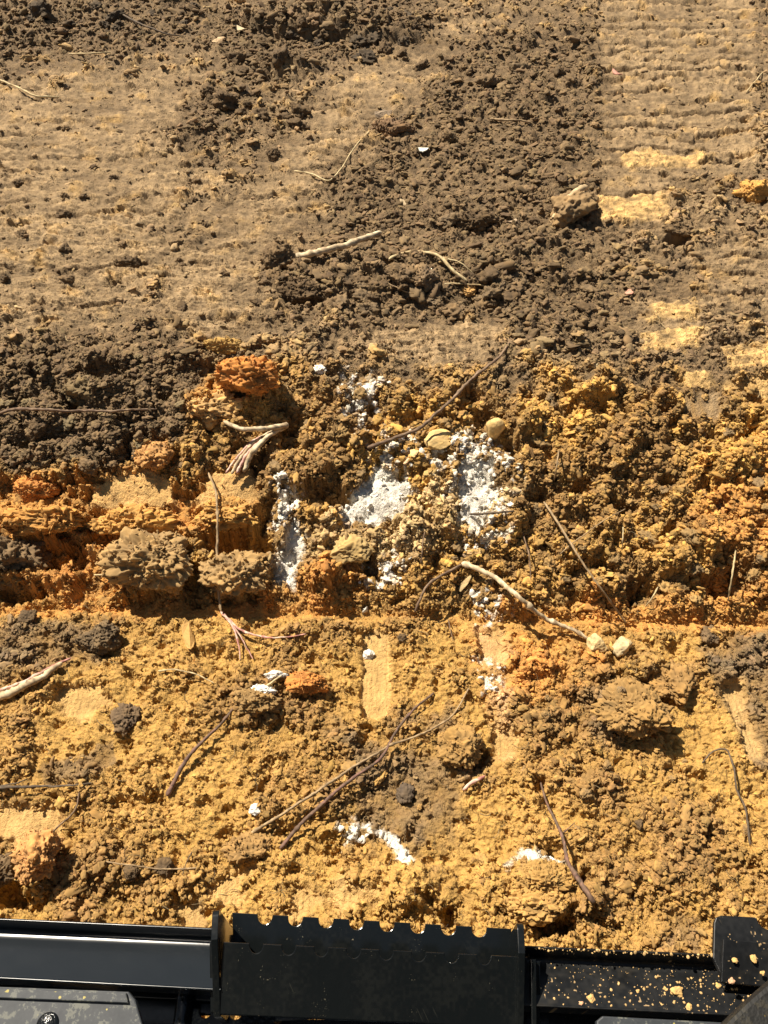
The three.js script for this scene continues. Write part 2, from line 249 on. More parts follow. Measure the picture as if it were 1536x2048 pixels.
// ------------------------------------------------------------------ procedural maps
function tex(n, fn, srgb) {
  const d = new Uint8Array(n * n * 4);
  for (let j = 0; j < n; j++) for (let i = 0; i < n; i++) { const c = fn(i / n, j / n), o = (j * n + i) * 4; if (Array.isArray(c)) { d[o] = c[0] * 255; d[o + 1] = c[1] * 255; d[o + 2] = c[2] * 255; } else d[o] = d[o + 1] = d[o + 2] = clamp(c) * 255; d[o + 3] = 255; }
  const t = new THREE.DataTexture(d, n, n); t.wrapS = t.wrapT = THREE.RepeatWrapping; t.magFilter = THREE.LinearFilter; t.minFilter = THREE.LinearMipmapLinearFilter; t.generateMipmaps = true; if (srgb) t.colorSpace = THREE.SRGBColorSpace; t.needsUpdate = true; return t;
}
function tnoise(u, v, p, s) {                                        // tileable noise of period p cells
  const x = u * p, y = v * p, ix = Math.floor(x), iy = Math.floor(y), fx = x - ix, fy = y - iy, a = fx * fx * (3 - 2 * fx), b = fy * fy * (3 - 2 * fy), w = k => ((k % p) + p) % p;
  return mix(mix(hash(w(ix), w(iy), s), hash(w(ix + 1), w(iy), s), a), mix(hash(w(ix), w(iy + 1), s), hash(w(ix + 1), w(iy + 1), s), a), b);
}
const grain = tex(1024, (u, v) => 0.40 * tnoise(u, v, 64, 1) + 0.35 * tnoise(u, v, 150, 2) + 0.25 * tnoise(u, v, 400, 3));
const M = {};
M.ground = new THREE.MeshStandardMaterial({ vertexColors: true, roughness: 0.96, bumpMap: grain, bumpScale: 0.006 });
M.soil = new THREE.MeshStandardMaterial({ vertexColors: true, roughness: 0.97 });

// ------------------------------------------------------------------ the ground, one sheet out to the horizon
{
  const zs = []; for (let z = 0.35; z > -8.2;) { zs.push(z); const d = Math.max(0.25, -z); z -= 0.0031 + 0.00034 * d * d; }
  for (let z = -8.2, s = 0.05; z > -120; s *= 1.22) { zs.push(z); z -= s; }
  for (let z = 0.38, s = 0.05; z < 60; s *= 1.3) { zs.unshift(z); z += s; }
  const NC = 720, NO = 62, cols = [];
  for (let i = 0; i <= NC; i++) cols.push(i / NC * 2 - 1);
  for (let i = 1, e = 1, s = 2 / NC; i <= NO; i++, s *= 1.125) { e += s; cols.push(e); cols.unshift(-e); }
  const W = cols.length, H = zs.length, pos = new Float32Array(W * H * 3), col = new Float32Array(W * H * 3), uv = new Float32Array(W * H * 2), idx = new Uint32Array((W - 1) * (H - 1) * 6);
  let k = 0;
  for (let j = 0; j < H; j++) {
    const z = zs[j], w = Math.min(4.2, 1.12 + 0.40 * Math.max(0, -z));
    for (let i = 0; i < W; i++, k++) {
      const x = cols[i] * w; soil(x, z);
      pos[k * 3] = x; pos[k * 3 + 1] = S.h; pos[k * 3 + 2] = z; col[k * 3] = S.r; col[k * 3 + 1] = S.g; col[k * 3 + 2] = S.b; uv[k * 2] = x / 0.45; uv[k * 2 + 1] = z / 0.45;
    }
  }
  // steep little walls get relief of their own, pushed sideways
  const sx = new Float32Array(W * H), sz = new Float32Array(W * H);
  for (let j = 1; j < H - 1; j++) { if (zs[j] < -8 || zs[j] > 0.34) continue; for (let i = NO - 14; i < W - NO + 14; i++) { const q = j * W + i, gx = (pos[q * 3 + 4] - pos[q * 3 - 2]) / (pos[q * 3 + 3] - pos[q * 3 - 3]), gz = (pos[(q + W) * 3 + 1] - pos[(q - W) * 3 + 1]) / (zs[j + 1] - zs[j - 1]), st = ss(0.7, 2.2, Math.hypot(gx, gz)) * ss(-4, -2.6, zs[j]); if (st > 0) { const x = pos[q * 3], y = pos[q * 3 + 1], z = zs[j], l = Math.hypot(gx, gz), n = 0.013 * st * (noise(x * 45 + z * 20, y * 75, 401) + 0.6 * noise(x * 110, y * 170 + z * 30, 402)); sx[q] = gx / l * n; sz[q] = gz / l * n; } } }
  for (let q = 0; q < W * H; q++) { pos[q * 3] += sx[q]; pos[q * 3 + 2] += sz[q]; }
  let o = 0; for (let j = 0; j < H - 1; j++) for (let i = 0; i < W - 1; i++) { const a = j * W + i, b = a + 1, c = a + W, d = c + 1; idx[o++] = a; idx[o++] = b; idx[o++] = c; idx[o++] = b; idx[o++] = d; idx[o++] = c; }
  const g = new THREE.BufferGeometry();
  g.setAttribute('position', new THREE.BufferAttribute(pos, 3)); g.setAttribute('color', new THREE.BufferAttribute(col, 3)); g.setAttribute('uv', new THREE.BufferAttribute(uv, 2)); g.setIndex(new THREE.BufferAttribute(idx, 1)); g.computeVertexNormals();
  const m = new THREE.Mesh(g, M.ground); m.name = 'ground'; m.userData = { kind: 'structure', label: 'track-marked brown soil stepping down to a freshly cut ochre clay floor', category: 'ground' };
  m.castShadow = m.receiveShadow = true; scene.add(m);
  console.log('ground', W, H, (W - 1) * (H - 1) * 2);
}
// ------------------------------------------------------------------ builders for loose things
const taken = {};
function numbered(name) { const k = taken[name] = (taken[name] ?? -1) + 1; return k ? name + '_' + String(k).padStart(3, '0') : name; }
function tag(o, label, category, group) { o.userData.label = label; o.userData.category = category; if (group) o.userData.group = group; return o; }
function mesh(name, g, m, parent) { const o = new THREE.Mesh(g, m); o.name = parent ? name : numbered(name); o.castShadow = o.receiveShadow = true; (parent || scene).add(o); return o; }
function group(name, pos) { const o = new THREE.Group(); o.name = numbered(name); if (pos) o.position.set(...pos); scene.add(o); return o; }
function n3d(x, y, z, s) {                                           // smooth noise in space, -1 .. 1
  const ix = Math.floor(x), iy = Math.floor(y), iz = Math.floor(z); let fx = x - ix, fy = y - iy, fz = z - iz; fx *= fx * (3 - 2 * fx); fy *= fy * (3 - 2 * fy); fz *= fz * (3 - 2 * fz);
  const v = (i, j, k) => hash(ix + i + 131 * (iz + k), iy + j, s);
  return 2 * mix(mix(mix(v(0, 0, 0), v(1, 0, 0), fx), mix(v(0, 1, 0), v(1, 1, 0), fx), fy), mix(mix(v(0, 0, 1), v(1, 0, 1), fx), mix(v(0, 1, 1), v(1, 1, 1), fx), fy), fz) - 1;
}
function worley3(x, y, z, s) {
  const ix = Math.floor(x), iy = Math.floor(y), iz = Math.floor(z); let m = 9;
  for (let k = -1; k <= 1; k++) for (let j = -1; j <= 1; j++) for (let i = -1; i <= 1; i++) { const cx = ix + i, cy = iy + j, cz = iz + k, q = cx + 131 * cz, dx = cx + hash(q, cy, s) - x, dy = cy + hash(q, cy, s + 7) - y, dz = cz + hash(q, cy, s + 13) - z, d = dx * dx + dy * dy + dz * dz; if (d < m) m = d; }
  return Math.sqrt(m);
}
const onClods = [];                                                  // crumbs that cling to the larger clods
function lumpGeo(seed, detail, { planes = 11, fuzz = 0.16, fine = 0.06, sq = [1, 0.7, 0.85], shade = 0.35, color = [1, 1, 1], layers = 0, cells = 0 } = {}) {
  const R = rng(seed), g0 = new THREE.IcosahedronGeometry(1, detail); g0.deleteAttribute('uv'); g0.deleteAttribute('normal');
  const g = mergeVertices(g0, 1e-4), p = g.attributes.position, col = new Float32Array(p.count * 3), N = [];
  for (let i = 0; i < planes; i++) { const y = R() * 2 - 1, a = R() * 6.283, q = Math.sqrt(1 - y * y); N.push([q * Math.cos(a), y, q * Math.sin(a), 0.62 + 0.34 * R()]); }
  for (let i = 0; i < p.count; i++) {
    const x = p.getX(i), y = p.getY(i), z = p.getZ(i); let r = 1.05;
    for (const n of N) { const d = n[0] * x + n[1] * y + n[2] * z; if (d > 0.05) { const q = n[3] / d; if (q < r) r = q; } }
    const a = n3d(x * 2 + 9, y * 2 + 9, z * 2 + 9, seed), b = n3d(x * 5 + 9, y * 5 + 9, z * 5 + 9, seed + 9), c = n3d(x * 12 + 9, y * 12 + 9, z * 12 + 9, seed + 19), e = n3d(x * 25 + 9, y * 25 + 9, z * 25 + 9, seed + 29);
    r *= 1 + fuzz * a + fuzz * 0.7 * (0.5 - Math.abs(b)) + fine * (c + 0.6 * e);
    if (cells) r *= 1 + cells * (0.55 - worley3(x * 3.6, y * 3.6, z * 3.6, seed)) + cells * 0.6 * (0.55 - worley3(x * 8, y * 8, z * 8, seed + 1));
    if (layers) { const q = y * layers + a, fr = q - Math.floor(q); r *= 1 - 0.07 * ss(0.7, 0.9, fr) * ss(1, 0.95, fr); }
    p.setXYZ(i, x * r * sq[0], y * r * sq[1], z * r * sq[2]);
    const k = clamp(1 + shade * (0.6 * a + 0.8 * b + 0.6 * c), 0.4, 1.5), o = 0.12 * a;
    col[i * 3] = color[0] * k * (1 + o * 0.3); col[i * 3 + 1] = color[1] * k; col[i * 3 + 2] = color[2] * k * (1 - o);
  }
  g.setAttribute('color', new THREE.BufferAttribute(col, 3)); g.computeVertexNormals(); return g;
}
const depthAt = p => -p[2] * CP + (CAM_H - p[1]) * SP;               // distance along the lens axis: turns a width in the survey photo into metres
function metres(px, p) { return px * depthAt(p) / F; }
// a lump of soil or stone whose top view covers w by d survey pixels
function clod(name, label, cat, px, py, w, hgt, { col = null, seed = 1, sink = 0.25, mat = M.soil, detail = 11, turn = 0, long = 1, group: gr, ...o } = {}) {
  const p = at(px, py), s = metres(w, p) / 2;
  soil(p[0], p[2]); const c = col || [S.r, S.g, S.b];
  const stone = name === 'stone', g = lumpGeo(seed, stone ? detail : detail, { color: c, sq: [1, hgt, long], ...(stone ? {} : { cells: 0.2, fine: 0.11, fuzz: 0.26, planes: 8 }), ...o });
  g.scale(s, s, s); const m = mesh(name, g, mat); m.rotation.y = turn; m.position.set(p[0], p[1] + s * hgt * (1 - 2 * sink) * 0.8, p[2]);
  if (!stone) { const R = rng(seed * 7), P = g.attributes.position, Q = g.attributes.normal, ct = Math.cos(turn), st = Math.sin(turn), n = Math.round(clamp(s * s * 90000, 25, 420)); for (let i = 0; i < n; i++) { const v = R() * P.count | 0; if (Q.getY(v) < -0.1) continue; const x = P.getX(v), z = P.getZ(v), k = 0.75 + 0.45 * R(); onClods.push([p[0] + x * ct + z * st, m.position.y + P.getY(v), p[2] - x * st + z * ct, s * (0.025 + 0.08 * Math.pow(R(), 3)), c[0] * k, c[1] * k, c[2] * k, R() * 6, R() * 6, R() * 6]); } }
  return tag(m, label, cat, gr);
}
// a stem lying along survey points, resting on the highest soil under it
function stemGeo(pts, w0, w1, seed, colors, lift = 0, sides = 7) {
  const cv = new THREE.CatmullRomCurve3(pts.map(([a, b]) => new THREE.Vector3(a, b, 0)), false, 'centripetal'), n = Math.max(10, Math.round(cv.getLength() / 4));
  const hs = [], rs = [], q = [];
  for (let i = 0; i <= n; i++) { const t = i / n, v = cv.getPointAt(t), p = at(v.x, v.y); const e = Math.min(1, 4 * t, 4 * (1 - t)), kw = 1.3 + 0.10 * w0; v.x += e * kw * (noise(i * 0.09, 1, seed + 40) + 0.5 * noise(i * 0.3, 2, seed + 41)); v.y += e * kw * (noise(i * 0.09, 7, seed + 42) + 0.5 * noise(i * 0.3, 9, seed + 43)); q.push(v); rs.push(metres(mix(w0, w1, t), p) * 0.41); hs.push(p[1]); }
  const sm = hs.map((_, i) => { let m = -9; for (let k = -5; k <= 5; k++) m = Math.max(m, hs[clamp(i + k, 0, n)]); return m; });
  const s2 = sm.map((_, i) => { let m = 0, c = 0; for (let k = -7; k <= 7; k++) { m += sm[clamp(i + k, 0, n)]; c++; } return m / c; });
  const P = q.map((v, i) => new THREE.Vector3(...onPlane(v.x, v.y, s2[i] + rs[i] * 0.5 + lift * Math.sin(Math.PI * i / n))));
  const N = P.length, pos = [], col = [], idx = [], T = new THREE.Vector3(), U = new THREE.Vector3(), B = new THREE.Vector3(), up = new THREE.Vector3(0, 1, 0);
  for (let i = 0; i < N; i++) {
    T.subVectors(P[Math.min(N - 1, i + 1)], P[Math.max(0, i - 1)]).normalize(); B.crossVectors(T, up).normalize(); U.crossVectors(B, T);
    const knot = 1 + 0.35 * Math.pow(Math.max(0, noise(i * 0.21, 3, seed)), 2) * 4, end = (i === 0 || i === N - 1) ? 0.55 : 1;
    for (let k = 0; k < sides; k++) {
      const a = k / sides * 6.283, r = rs[i] * end * knot * (1 + 0.30 * noise(i * 0.45, k * 1.7, seed + 3) + 0.18 * noise(i * 1.3, k * 2.3, seed + 4));
      pos.push(P[i].x + (B.x * Math.cos(a) + U.x * Math.sin(a)) * r, P[i].y + (B.y * Math.cos(a) + U.y * Math.sin(a)) * r, P[i].z + (B.z * Math.cos(a) + U.z * Math.sin(a)) * r);
      const c = colors[Math.abs(Math.floor(noise(i * 0.13, k * 0.3, seed + 5) * 2.4 + i / N * colors.length)) % colors.length], v = 1 + 0.7 * noise(i * 0.5, k * 2.1, seed + 8) + 0.5 * noise(i * 1.9, k * 3.1, seed + 9);
      col.push(c[0] * v, c[1] * v, c[2] * v);
      if (i) { const a0 = (i - 1) * sides + k, a1 = (i - 1) * sides + (k + 1) % sides, b0 = i * sides + k, b1 = i * sides + (k + 1) % sides; idx.push(a0, a1, b0, a1, b1, b0); }
    }
  }
  for (const [e, c] of [[0, P[0]], [N - 1, P[N - 1]]]) { const v = pos.length / 3; pos.push(c.x, c.y, c.z); col.push(0.45, 0.33, 0.2); for (let k = 0; k < sides; k++) { const a = e * sides + k, b = e * sides + (k + 1) % sides; e ? idx.push(a, b, v) : idx.push(b, a, v); } }
  const g = new THREE.BufferGeometry(); g.setAttribute('position', new THREE.Float32BufferAttribute(pos, 3)); g.setAttribute('color', new THREE.Float32BufferAttribute(col, 3)); g.setIndex(idx); g.computeVertexNormals();
  return { g, base: P[0] };
}
M.bark = new THREE.MeshStandardMaterial({ vertexColors: true, roughness: 0.82 });
const BK = { pale: [[0.62, 0.50, 0.32], [0.52, 0.40, 0.24], [0.40, 0.29, 0.17]], brown: [[0.20, 0.13, 0.075], [0.14, 0.085, 0.05], [0.26, 0.17, 0.10]], dark: [[0.085, 0.06, 0.038], [0.13, 0.09, 0.055]], red: [[0.17, 0.10, 0.065], [0.11, 0.07, 0.045], [0.20, 0.105, 0.075], [0.14, 0.085, 0.055]], pink: [[0.62, 0.34, 0.27], [0.66, 0.48, 0.36], [0.45, 0.19, 0.15]], straw: [[0.55, 0.44, 0.24], [0.46, 0.34, 0.17]], tan: [[0.36, 0.25, 0.13], [0.28, 0.19, 0.10]] };
let sn = 500;
function stick(name, label, cat, parts, gr) {                        // parts: [points, start width, end width, colour, lift]
  sn += 31;
  if (parts.length === 1) { const [pts, a, b, c, l] = parts[0], r = stemGeo(pts, a, b, sn, BK[c], l); r.g.translate(-r.base.x, -r.base.y, -r.base.z); const m = mesh(name, r.g, M.bark); m.position.copy(r.base); return tag(m, label, cat, gr); }
  let o; parts.forEach(([pts, a, b, c, l], i) => { const r = stemGeo(pts, a, b, sn + i * 5, BK[c], l); if (!o) { o = group(name, r.base.toArray()); } r.g.translate(-o.position.x, -o.position.y, -o.position.z); mesh(i ? 'side_shoot' : 'stem', r.g, M.bark, o); });
  return tag(o, label, cat, gr);
}
function chip(name, label, cat, px, py, w, d, col, seed, tilt = 0.25) {   // a thin torn flake: leaf, bark or wood chip
  const R = rng(seed), p = at(px, py), s = metres(w, p) / 2, k = metres(d, p) / 2, sh = new THREE.Shape();
  for (let i = 0; i < 11; i++) { const a = i / 11 * 6.283, r = 0.7 + 0.4 * R(); i ? sh.lineTo(Math.cos(a) * s * r, Math.sin(a) * k * r) : sh.moveTo(Math.cos(a) * s * r, Math.sin(a) * k * r); }
  const g = new THREE.ExtrudeGeometry(sh, { depth: 0.004, bevelEnabled: true, bevelSize: 0.0015, bevelThickness: 0.0015, bevelSegments: 1, steps: 1 }); g.rotateX(-Math.PI / 2);
  const P = g.attributes.position; for (let i = 0; i < P.count; i++) P.setY(i, P.getY(i) + 0.35 * P.getX(i) * P.getX(i) / s); g.computeVertexNormals();
  const m = mesh(name, g, new THREE.MeshStandardMaterial({ color: new THREE.Color().setRGB(...col), roughness: 0.85, bumpMap: grain, bumpScale: 0.004 }));
  m.position.set(p[0], p[1] + 0.008, p[2]); m.rotation.set(tilt, R() * 6, 0.2 * (R() - 0.5)); m.rotation.order = 'YXZ'; return tag(m, label, cat);
}

// ------------------------------------------------------------------ the machine's front step and cross bars, in front of the driver
const speck = tex(1024, (u, v) => { const s = ss(0.80, 0.86, tnoise(u, v, 150, 21) * 0.6 + tnoise(u, v, 40, 22) * 0.4), d = 0.5 * tnoise(u, v, 9, 23) + 0.5 * tnoise(u, v, 60, 24), sc = ss(0.90, 0.96, tnoise(u * 1, v, 11, 26) * 0.35 + 0.65 * hash(Math.floor((u + 0.4 * v) * 330) % 330, Math.floor((v - 0.4 * u + 1) * 14) % 14, 27)); const k = clamp(0.9 * s + 0.10 * ss(0.5, 0.8, d) + 0.22 * sc); return [0.075 + 0.62 * k, 0.08 + 0.5 * k, 0.085 + 0.33 * k]; }, true);
const gloss = tex(512, (u, v) => 0.42 + 0.30 * tnoise(u, v, 8, 31) + 0.28 * tnoise(u, v, 70, 32));
const waves = tex(512, (u, v) => 0.7 * tnoise(u, v, 4, 41) + 0.28 * tnoise(u, v, 11, 42) + 0.02 * tnoise(u, v, 60, 43));
const dustMap = speck; dustMap.repeat.set(1.6, 1.6); gloss.repeat.set(2, 2); waves.repeat.set(3, 3);
M.black = new THREE.MeshPhysicalMaterial({ color: 0xffffff, map: dustMap, roughness: 0.62, roughnessMap: gloss, bumpMap: waves, bumpScale: 0.0012, metalness: 0, specularIntensity: 0.75 });
const tread = tex(1024, (u, v) => { const sc = ss(0.955, 0.985, tnoise(u, v, 13, 61) * 0.25 + 0.75 * hash(Math.floor((u * 0.9 + 0.5 * v) * 410) % 410, Math.floor((v - 0.3 * u + 1) * 9) % 9, 62)), s = ss(0.90, 0.94, 0.72 * tnoise(u, v, 300, 63) + 0.28 * tnoise(u, v, 24, 64)), d = ss(0.45, 0.8, 0.6 * tnoise(u, v, 7, 65) + 0.4 * tnoise(u, v, 90, 66)), k = clamp(0.10 * sc + 0.5 * s + 0.035 * d); return [0.062 + 0.8 * k, 0.072 + 0.72 * k, 0.076 + 0.55 * k]; }, true); tread.repeat.set(1.9, 1.9);
M.blackClean = new THREE.MeshPhysicalMaterial({ map: tread, roughness: 0.24, roughnessMap: gloss, bumpMap: waves, bumpScale: 0.0010 });
M.barPaintSkyTint = new THREE.MeshPhysicalMaterial({ color: new THREE.Color().setRGB(0.0065, 0.0095, 0.013), roughness: 0.24, bumpMap: waves, bumpScale: 0.0008 });  // black paint, its bluish tint standing in for sky reflected off the bars
const scuff = tex(1024, (u, v) => { const n = 0.5 * tnoise(u, v, 30, 51) + 0.3 * tnoise(u, v, 110, 52) + 0.2 * tnoise(u, v, 300, 53), p = ss(0.60, 0.70, n), y = ss(0.93, 0.95, tnoise(u, v, 50, 54)); return [0.15 + 0.10 * n + 0.14 * p + 0.45 * y, 0.165 + 0.10 * n + 0.13 * p + 0.38 * y, 0.185 + 0.09 * n + 0.09 * p + 0.08 * y]; }, true);
scuff.repeat.set(2.2, 2.2);
M.scuffed = new THREE.MeshStandardMaterial({ map: scuff, roughness: 0.55, bumpMap: waves, bumpScale: 0.001 });
M.worn = new THREE.MeshStandardMaterial({ color: new THREE.Color().setRGB(0.20, 0.165, 0.115), map: scuff, roughness: 0.7, bumpMap: grain, bumpScale: 0.002 });
{
  const Y0 = 0.30, org = onPlane(740, 1900, Y0), fr = group('machine_front_frame', org);
  tag(fr, 'black painted steel machine front with serrated step between two cross bars', 'machine front');
  const flatXZ = (px, py, y) => { const p = onPlane(px, py, y); return [p[0] - org[0], p[2] - org[2]]; };
  function notched(A, B, first, pitch, n, r) {                       // an edge from A to B (plan metres) with round bites
    const dx = B[0] - A[0], dz = B[1] - A[1], L = Math.hypot(dx, dz), ux = dx / L, uz = dz / L, out = [A];
    for (let i = 0; i < n; i++) { const c = first + i * pitch; for (let k = 0; k <= 12; k++) { const a = Math.PI * (1 - k / 12), t = c + r * Math.cos(a), d = r * 1.05 * Math.sin(a); out.push([A[0] + ux * t - uz * d, A[1] + uz * t + ux * d]); } }
    out.push(B); return out;
  }
  function plate(name, pts, y, th, mat, parent = fr, slopeZ = 0, bev = 0.0018, holes = []) {
    const sh = new THREE.Shape(pts.map(([x, z]) => new THREE.Vector2(x, -z))); for (const h of holes) sh.holes.push(new THREE.Path(h.map(([x, z]) => new THREE.Vector2(x, -z))));
    const g = new THREE.ExtrudeGeometry(sh, { depth: th, bevelEnabled: true, bevelSize: bev, bevelThickness: bev, bevelSegments: 2, curveSegments: 8 }); g.rotateX(-Math.PI / 2);
    const z0 = pts[0][1], P = g.attributes.position; for (let i = 0; i < P.count; i++) P.setY(i, P.getY(i) + y - org[1] - th - slopeZ * (P.getZ(i) - z0)); g.computeVertexNormals(); return mesh(name, g, mat, parent);
  }
  // two treads with bitten edges
  let A = flatXZ(466, 1827, 0.30), B = flatXZ(1022, 1858, 0.30), c1 = flatXZ(1024, 1965, 0.30), c2 = flatXZ(466, 1935, 0.30), L = Math.hypot(B[0] - A[0], B[1] - A[1]);
  const k1 = L / 556; plate('step_tread', [...notched(A, B, (531 - 466) * k1, 61.2 * k1, 8, 16.5 * k1), c1, c2], 0.30, 0.008, M.blackClean, fr, 0.25);
  A = flatXZ(448, 1886, 0.40); B = flatXZ(1054, 1914, 0.40); c1 = flatXZ(1050, 2046, 0.40); c2 = flatXZ(428, 2020, 0.40); L = Math.hypot(B[0] - A[0], B[1] - A[1]);
  const k2 = L / 606; plate('step_tread', [...notched(A, B, (513 - 448) * k2, 65.2 * k2, 8, 15.5 * k2), c1, c2], 0.40, 0.008, M.blackClean, fr, 0.42);
  // end plates stand up at both ends of the step
  for (const [pts, th] of [[[[437, 1819], [428, 2022]], 0.011], [[[1046, 1846], [1056, 2050]], 0.011]]) {
    const a = flatXZ(...pts[0], 0.42), b = flatXZ(...pts[1], 0.42), len = Math.hypot(b[0] - a[0], b[1] - a[1]), sh = new THREE.Shape();
    sh.moveTo(0, -0.20); sh.lineTo(0, -0.012); sh.quadraticCurveTo(0.002, 0.0, 0.014, 0); sh.lineTo(0.055, 0.0); sh.lineTo(0.075, -0.012); sh.lineTo(len, -0.07); sh.lineTo(len, -0.26);
    const g = new THREE.ExtrudeGeometry(sh, { depth: th, bevelEnabled: true, bevelSize: 0.0015, bevelThickness: 0.0015, bevelSegments: 2 }); g.rotateY(-Math.atan2(b[1] - a[1], b[0] - a[0])); g.translate(a[0], 0.42 - org[1], a[1]); mesh('end_plate', g, M.blackClean, fr);
  }
  // ribbed flanges where the end plates fold
  for (const [x0, y0, x1, y1] of [[420, 1886, 414, 2016], [1064, 1920, 1072, 2046]]) for (let k = 0; k < 2; k++) { const a = flatXZ(x0 + k * 11, y0, 0.39), b = flatXZ(x1 + k * 11, y1, 0.39), c = flatXZ(x1 + 7 + k * 11, y1, 0.39), d = flatXZ(x0 + 7 + k * 11, y0, 0.39); plate('flange', [a, d, c, b], 0.385 - 0.02 * k, 0.02, M.blackClean, fr, 0.4); }
  // folded cross bars: [far edge, bend, near bead] drawn left end to right end
  function bar(rows, ends, mat, tilt = 0) {
    const n = rows.length, pos = [], uv = [], idx = [], SEG = 40;
    for (let s = 0; s <= SEG; s++) { const t = s / SEG; for (let i = 0; i < n; i++) { const [ya, yb, h] = rows[i], px = mix(ends[0], ends[1], t), p = onPlane(px, mix(ya, yb, (px - ends[2]) / (ends[3] - ends[2])), h + tilt * (t - 0.6)); pos.push(p[0] - org[0], p[1] - org[1], p[2] - org[2]); uv.push(p[0], p[2] + i * 0.002); } }
    for (let s = 0; s < SEG; s++) for (let i = 0; i < n - 1; i++) { const a = s * n + i, b = a + 1, c = a + n, d = c + 1; idx.push(a, b, c, b, d, c); }
    const g = new THREE.BufferGeometry(); g.setAttribute('position', new THREE.Float32BufferAttribute(pos, 3)); g.setAttribute('uv', new THREE.Float32BufferAttribute(uv, 2)); g.setIndex(idx); g.computeVertexNormals(); return mesh('cross_bar', g, mat, fr);
  }
  const prof = (f0, f1, b0, b1, n0, n1) => [[f0 - 1, f1 - 1, 0.20], [f0 - 1, f1 - 1, 0.356], [f0 + 1, f1 + 1, 0.3595], [f0 + 4, f1 + 4, 0.3575], [b0 - 8, b1 - 8, 0.3225], [b0 - 5, b1 - 5, 0.3190], [b0 - 2, b1 - 2, 0.3172], [b0 + 1, b1 + 1, 0.3163], [b0 + 4, b1 + 4, 0.3164], [b0 + 7, b1 + 7, 0.3169], [b0 + 10, b1 + 10, 0.3177], [b0 + 14, b1 + 14, 0.3192], [mix(b0, n0, 0.5), mix(b1, n1, 0.5), 0.3345], [n0 - 5, n1 - 5, 0.3520], [n0 - 3, n1 - 3, 0.3545], [n0 - 1, n1 - 1, 0.3552], [n0 + 1, n1 + 1, 0.3540], [n0 + 2.4, n1 + 2.4, 0.350], [n0 + 12, n1 + 12, 0.28], [n0 + 12, n1 + 12, 0.20]];
  bar(prof(1837, 1856, 1864, 1883, 1957, 1979), [-220, 441, 0, 415], M.barPaintSkyTint, 0.05);
  bar(prof(1893, 1914, 1920, 1941, 2012, 2034), [1044, 1760, 1070, 1536], M.black);
  // the outer step at the right
  { const a = flatXZ(1430, 1915, 0.37), b = flatXZ(1430, 1846, 0.37), b2 = flatXZ(1433, 1837, 0.37), b3 = flatXZ(1442, 1833, 0.37), e = flatXZ(1760, 1850, 0.37), f = flatXZ(1760, 1965, 0.37), h = flatXZ(1445, 1945, 0.37), l = Math.hypot(e[0] - b3[0], e[1] - b3[1]) / 318;
    plate('side_step', [b2, ...notched(b3, e, 90 * l, 66 * l, 3, 20 * l), f, h, a, b], 0.37, 0.008, M.black, fr, 0.1);
    const a2 = flatXZ(1448, 1880, 0.385), d2 = flatXZ(1500, 1884, 0.385), e2 = flatXZ(1760, 1905, 0.385), f2 = flatXZ(1760, 1990, 0.385), g2 = flatXZ(1450, 1960, 0.385); plate('side_step', [a2, d2, e2, f2, g2], 0.383, 0.006, M.black, fr, 0.25); }
  // scuffed floor plate at the lower left with a raised hem, a bolt and a chamfered corner
  const fp = plate('floor_plate', [flatXZ(-220, 1968, 0.46), flatXZ(256, 1987, 0.46), flatXZ(268, 2002, 0.46), flatXZ(300, 2110, 0.46), flatXZ(-220, 2110, 0.46)], 0.46, 0.012, M.scuffed, fr, 0.05, 0.003);
  plate('hem', [flatXZ(-220, 1970, 0.47), flatXZ(250, 1988, 0.47), flatXZ(254, 2004, 0.47), flatXZ(-220, 1985, 0.47)], 0.468, 0.006, M.scuffed, fp, 0.05, 0.002);
  { const p = flatXZ(92, 2046, 0.47), g = new THREE.LatheGeometry([[0, 0.010], [0.010, 0.010], [0.012, 0.008], [0.016, 0.007], [0.021, 0.005], [0.023, 0]].map(([a, b]) => new THREE.Vector2(a, b)), 24); g.translate(p[0], 0.455 - org[1], p[1]); mesh('bolt_boss', g, M.blackClean, fp); }
  // black plates added to keep the gaps lower down dark, a bitten bracket and a glossy hose
  plate('gap_plate', [flatXZ(-220, 1905, 0.25), flatXZ(400, 1912, 0.25), flatXZ(452, 1868, 0.25), flatXZ(468, 1868, 0.25), flatXZ(468, 2000, 0.25), flatXZ(240, 1990, 0.25), flatXZ(-220, 1990, 0.25)], 0.235, 0.008, M.blackClean, fr);
  plate('gap_plate', [flatXZ(1018, 1905, 0.25), flatXZ(1036, 1905, 0.25), flatXZ(1100, 1950, 0.25), flatXZ(1100, 2046, 0.25), flatXZ(1018, 2046, 0.25)], 0.235, 0.008, M.blackClean, fr);
  plate('gap_plate', [flatXZ(230, 1960, 0.2), flatXZ(445, 1975, 0.2), flatXZ(445, 2026, 0.2), flatXZ(385, 2030, 0.2), flatXZ(360, 2110, 0.2), flatXZ(230, 2110, 0.2)], 0.20, 0.01, M.blackClean, fr);
  plate('gap_plate', [flatXZ(1050, 1990, 0.2), flatXZ(1760, 2020, 0.2), flatXZ(1760, 2110, 0.2), flatXZ(1050, 2110, 0.2)], 0.20, 0.01, M.blackClean, fr);
  { const a = flatXZ(378, 2018, 0.24), b = flatXZ(630, 2032, 0.24), l = Math.hypot(b[0] - a[0], b[1] - a[1]) / 252; plate('bracket', [...notched(a, b, 34 * l, 60 * l, 2, 15 * l), flatXZ(620, 2036, 0.24), flatXZ(490, 2044, 0.24), flatXZ(480, 2110, 0.24), flatXZ(378, 2110, 0.24)], 0.24, 0.008, M.scuffed, fr); }
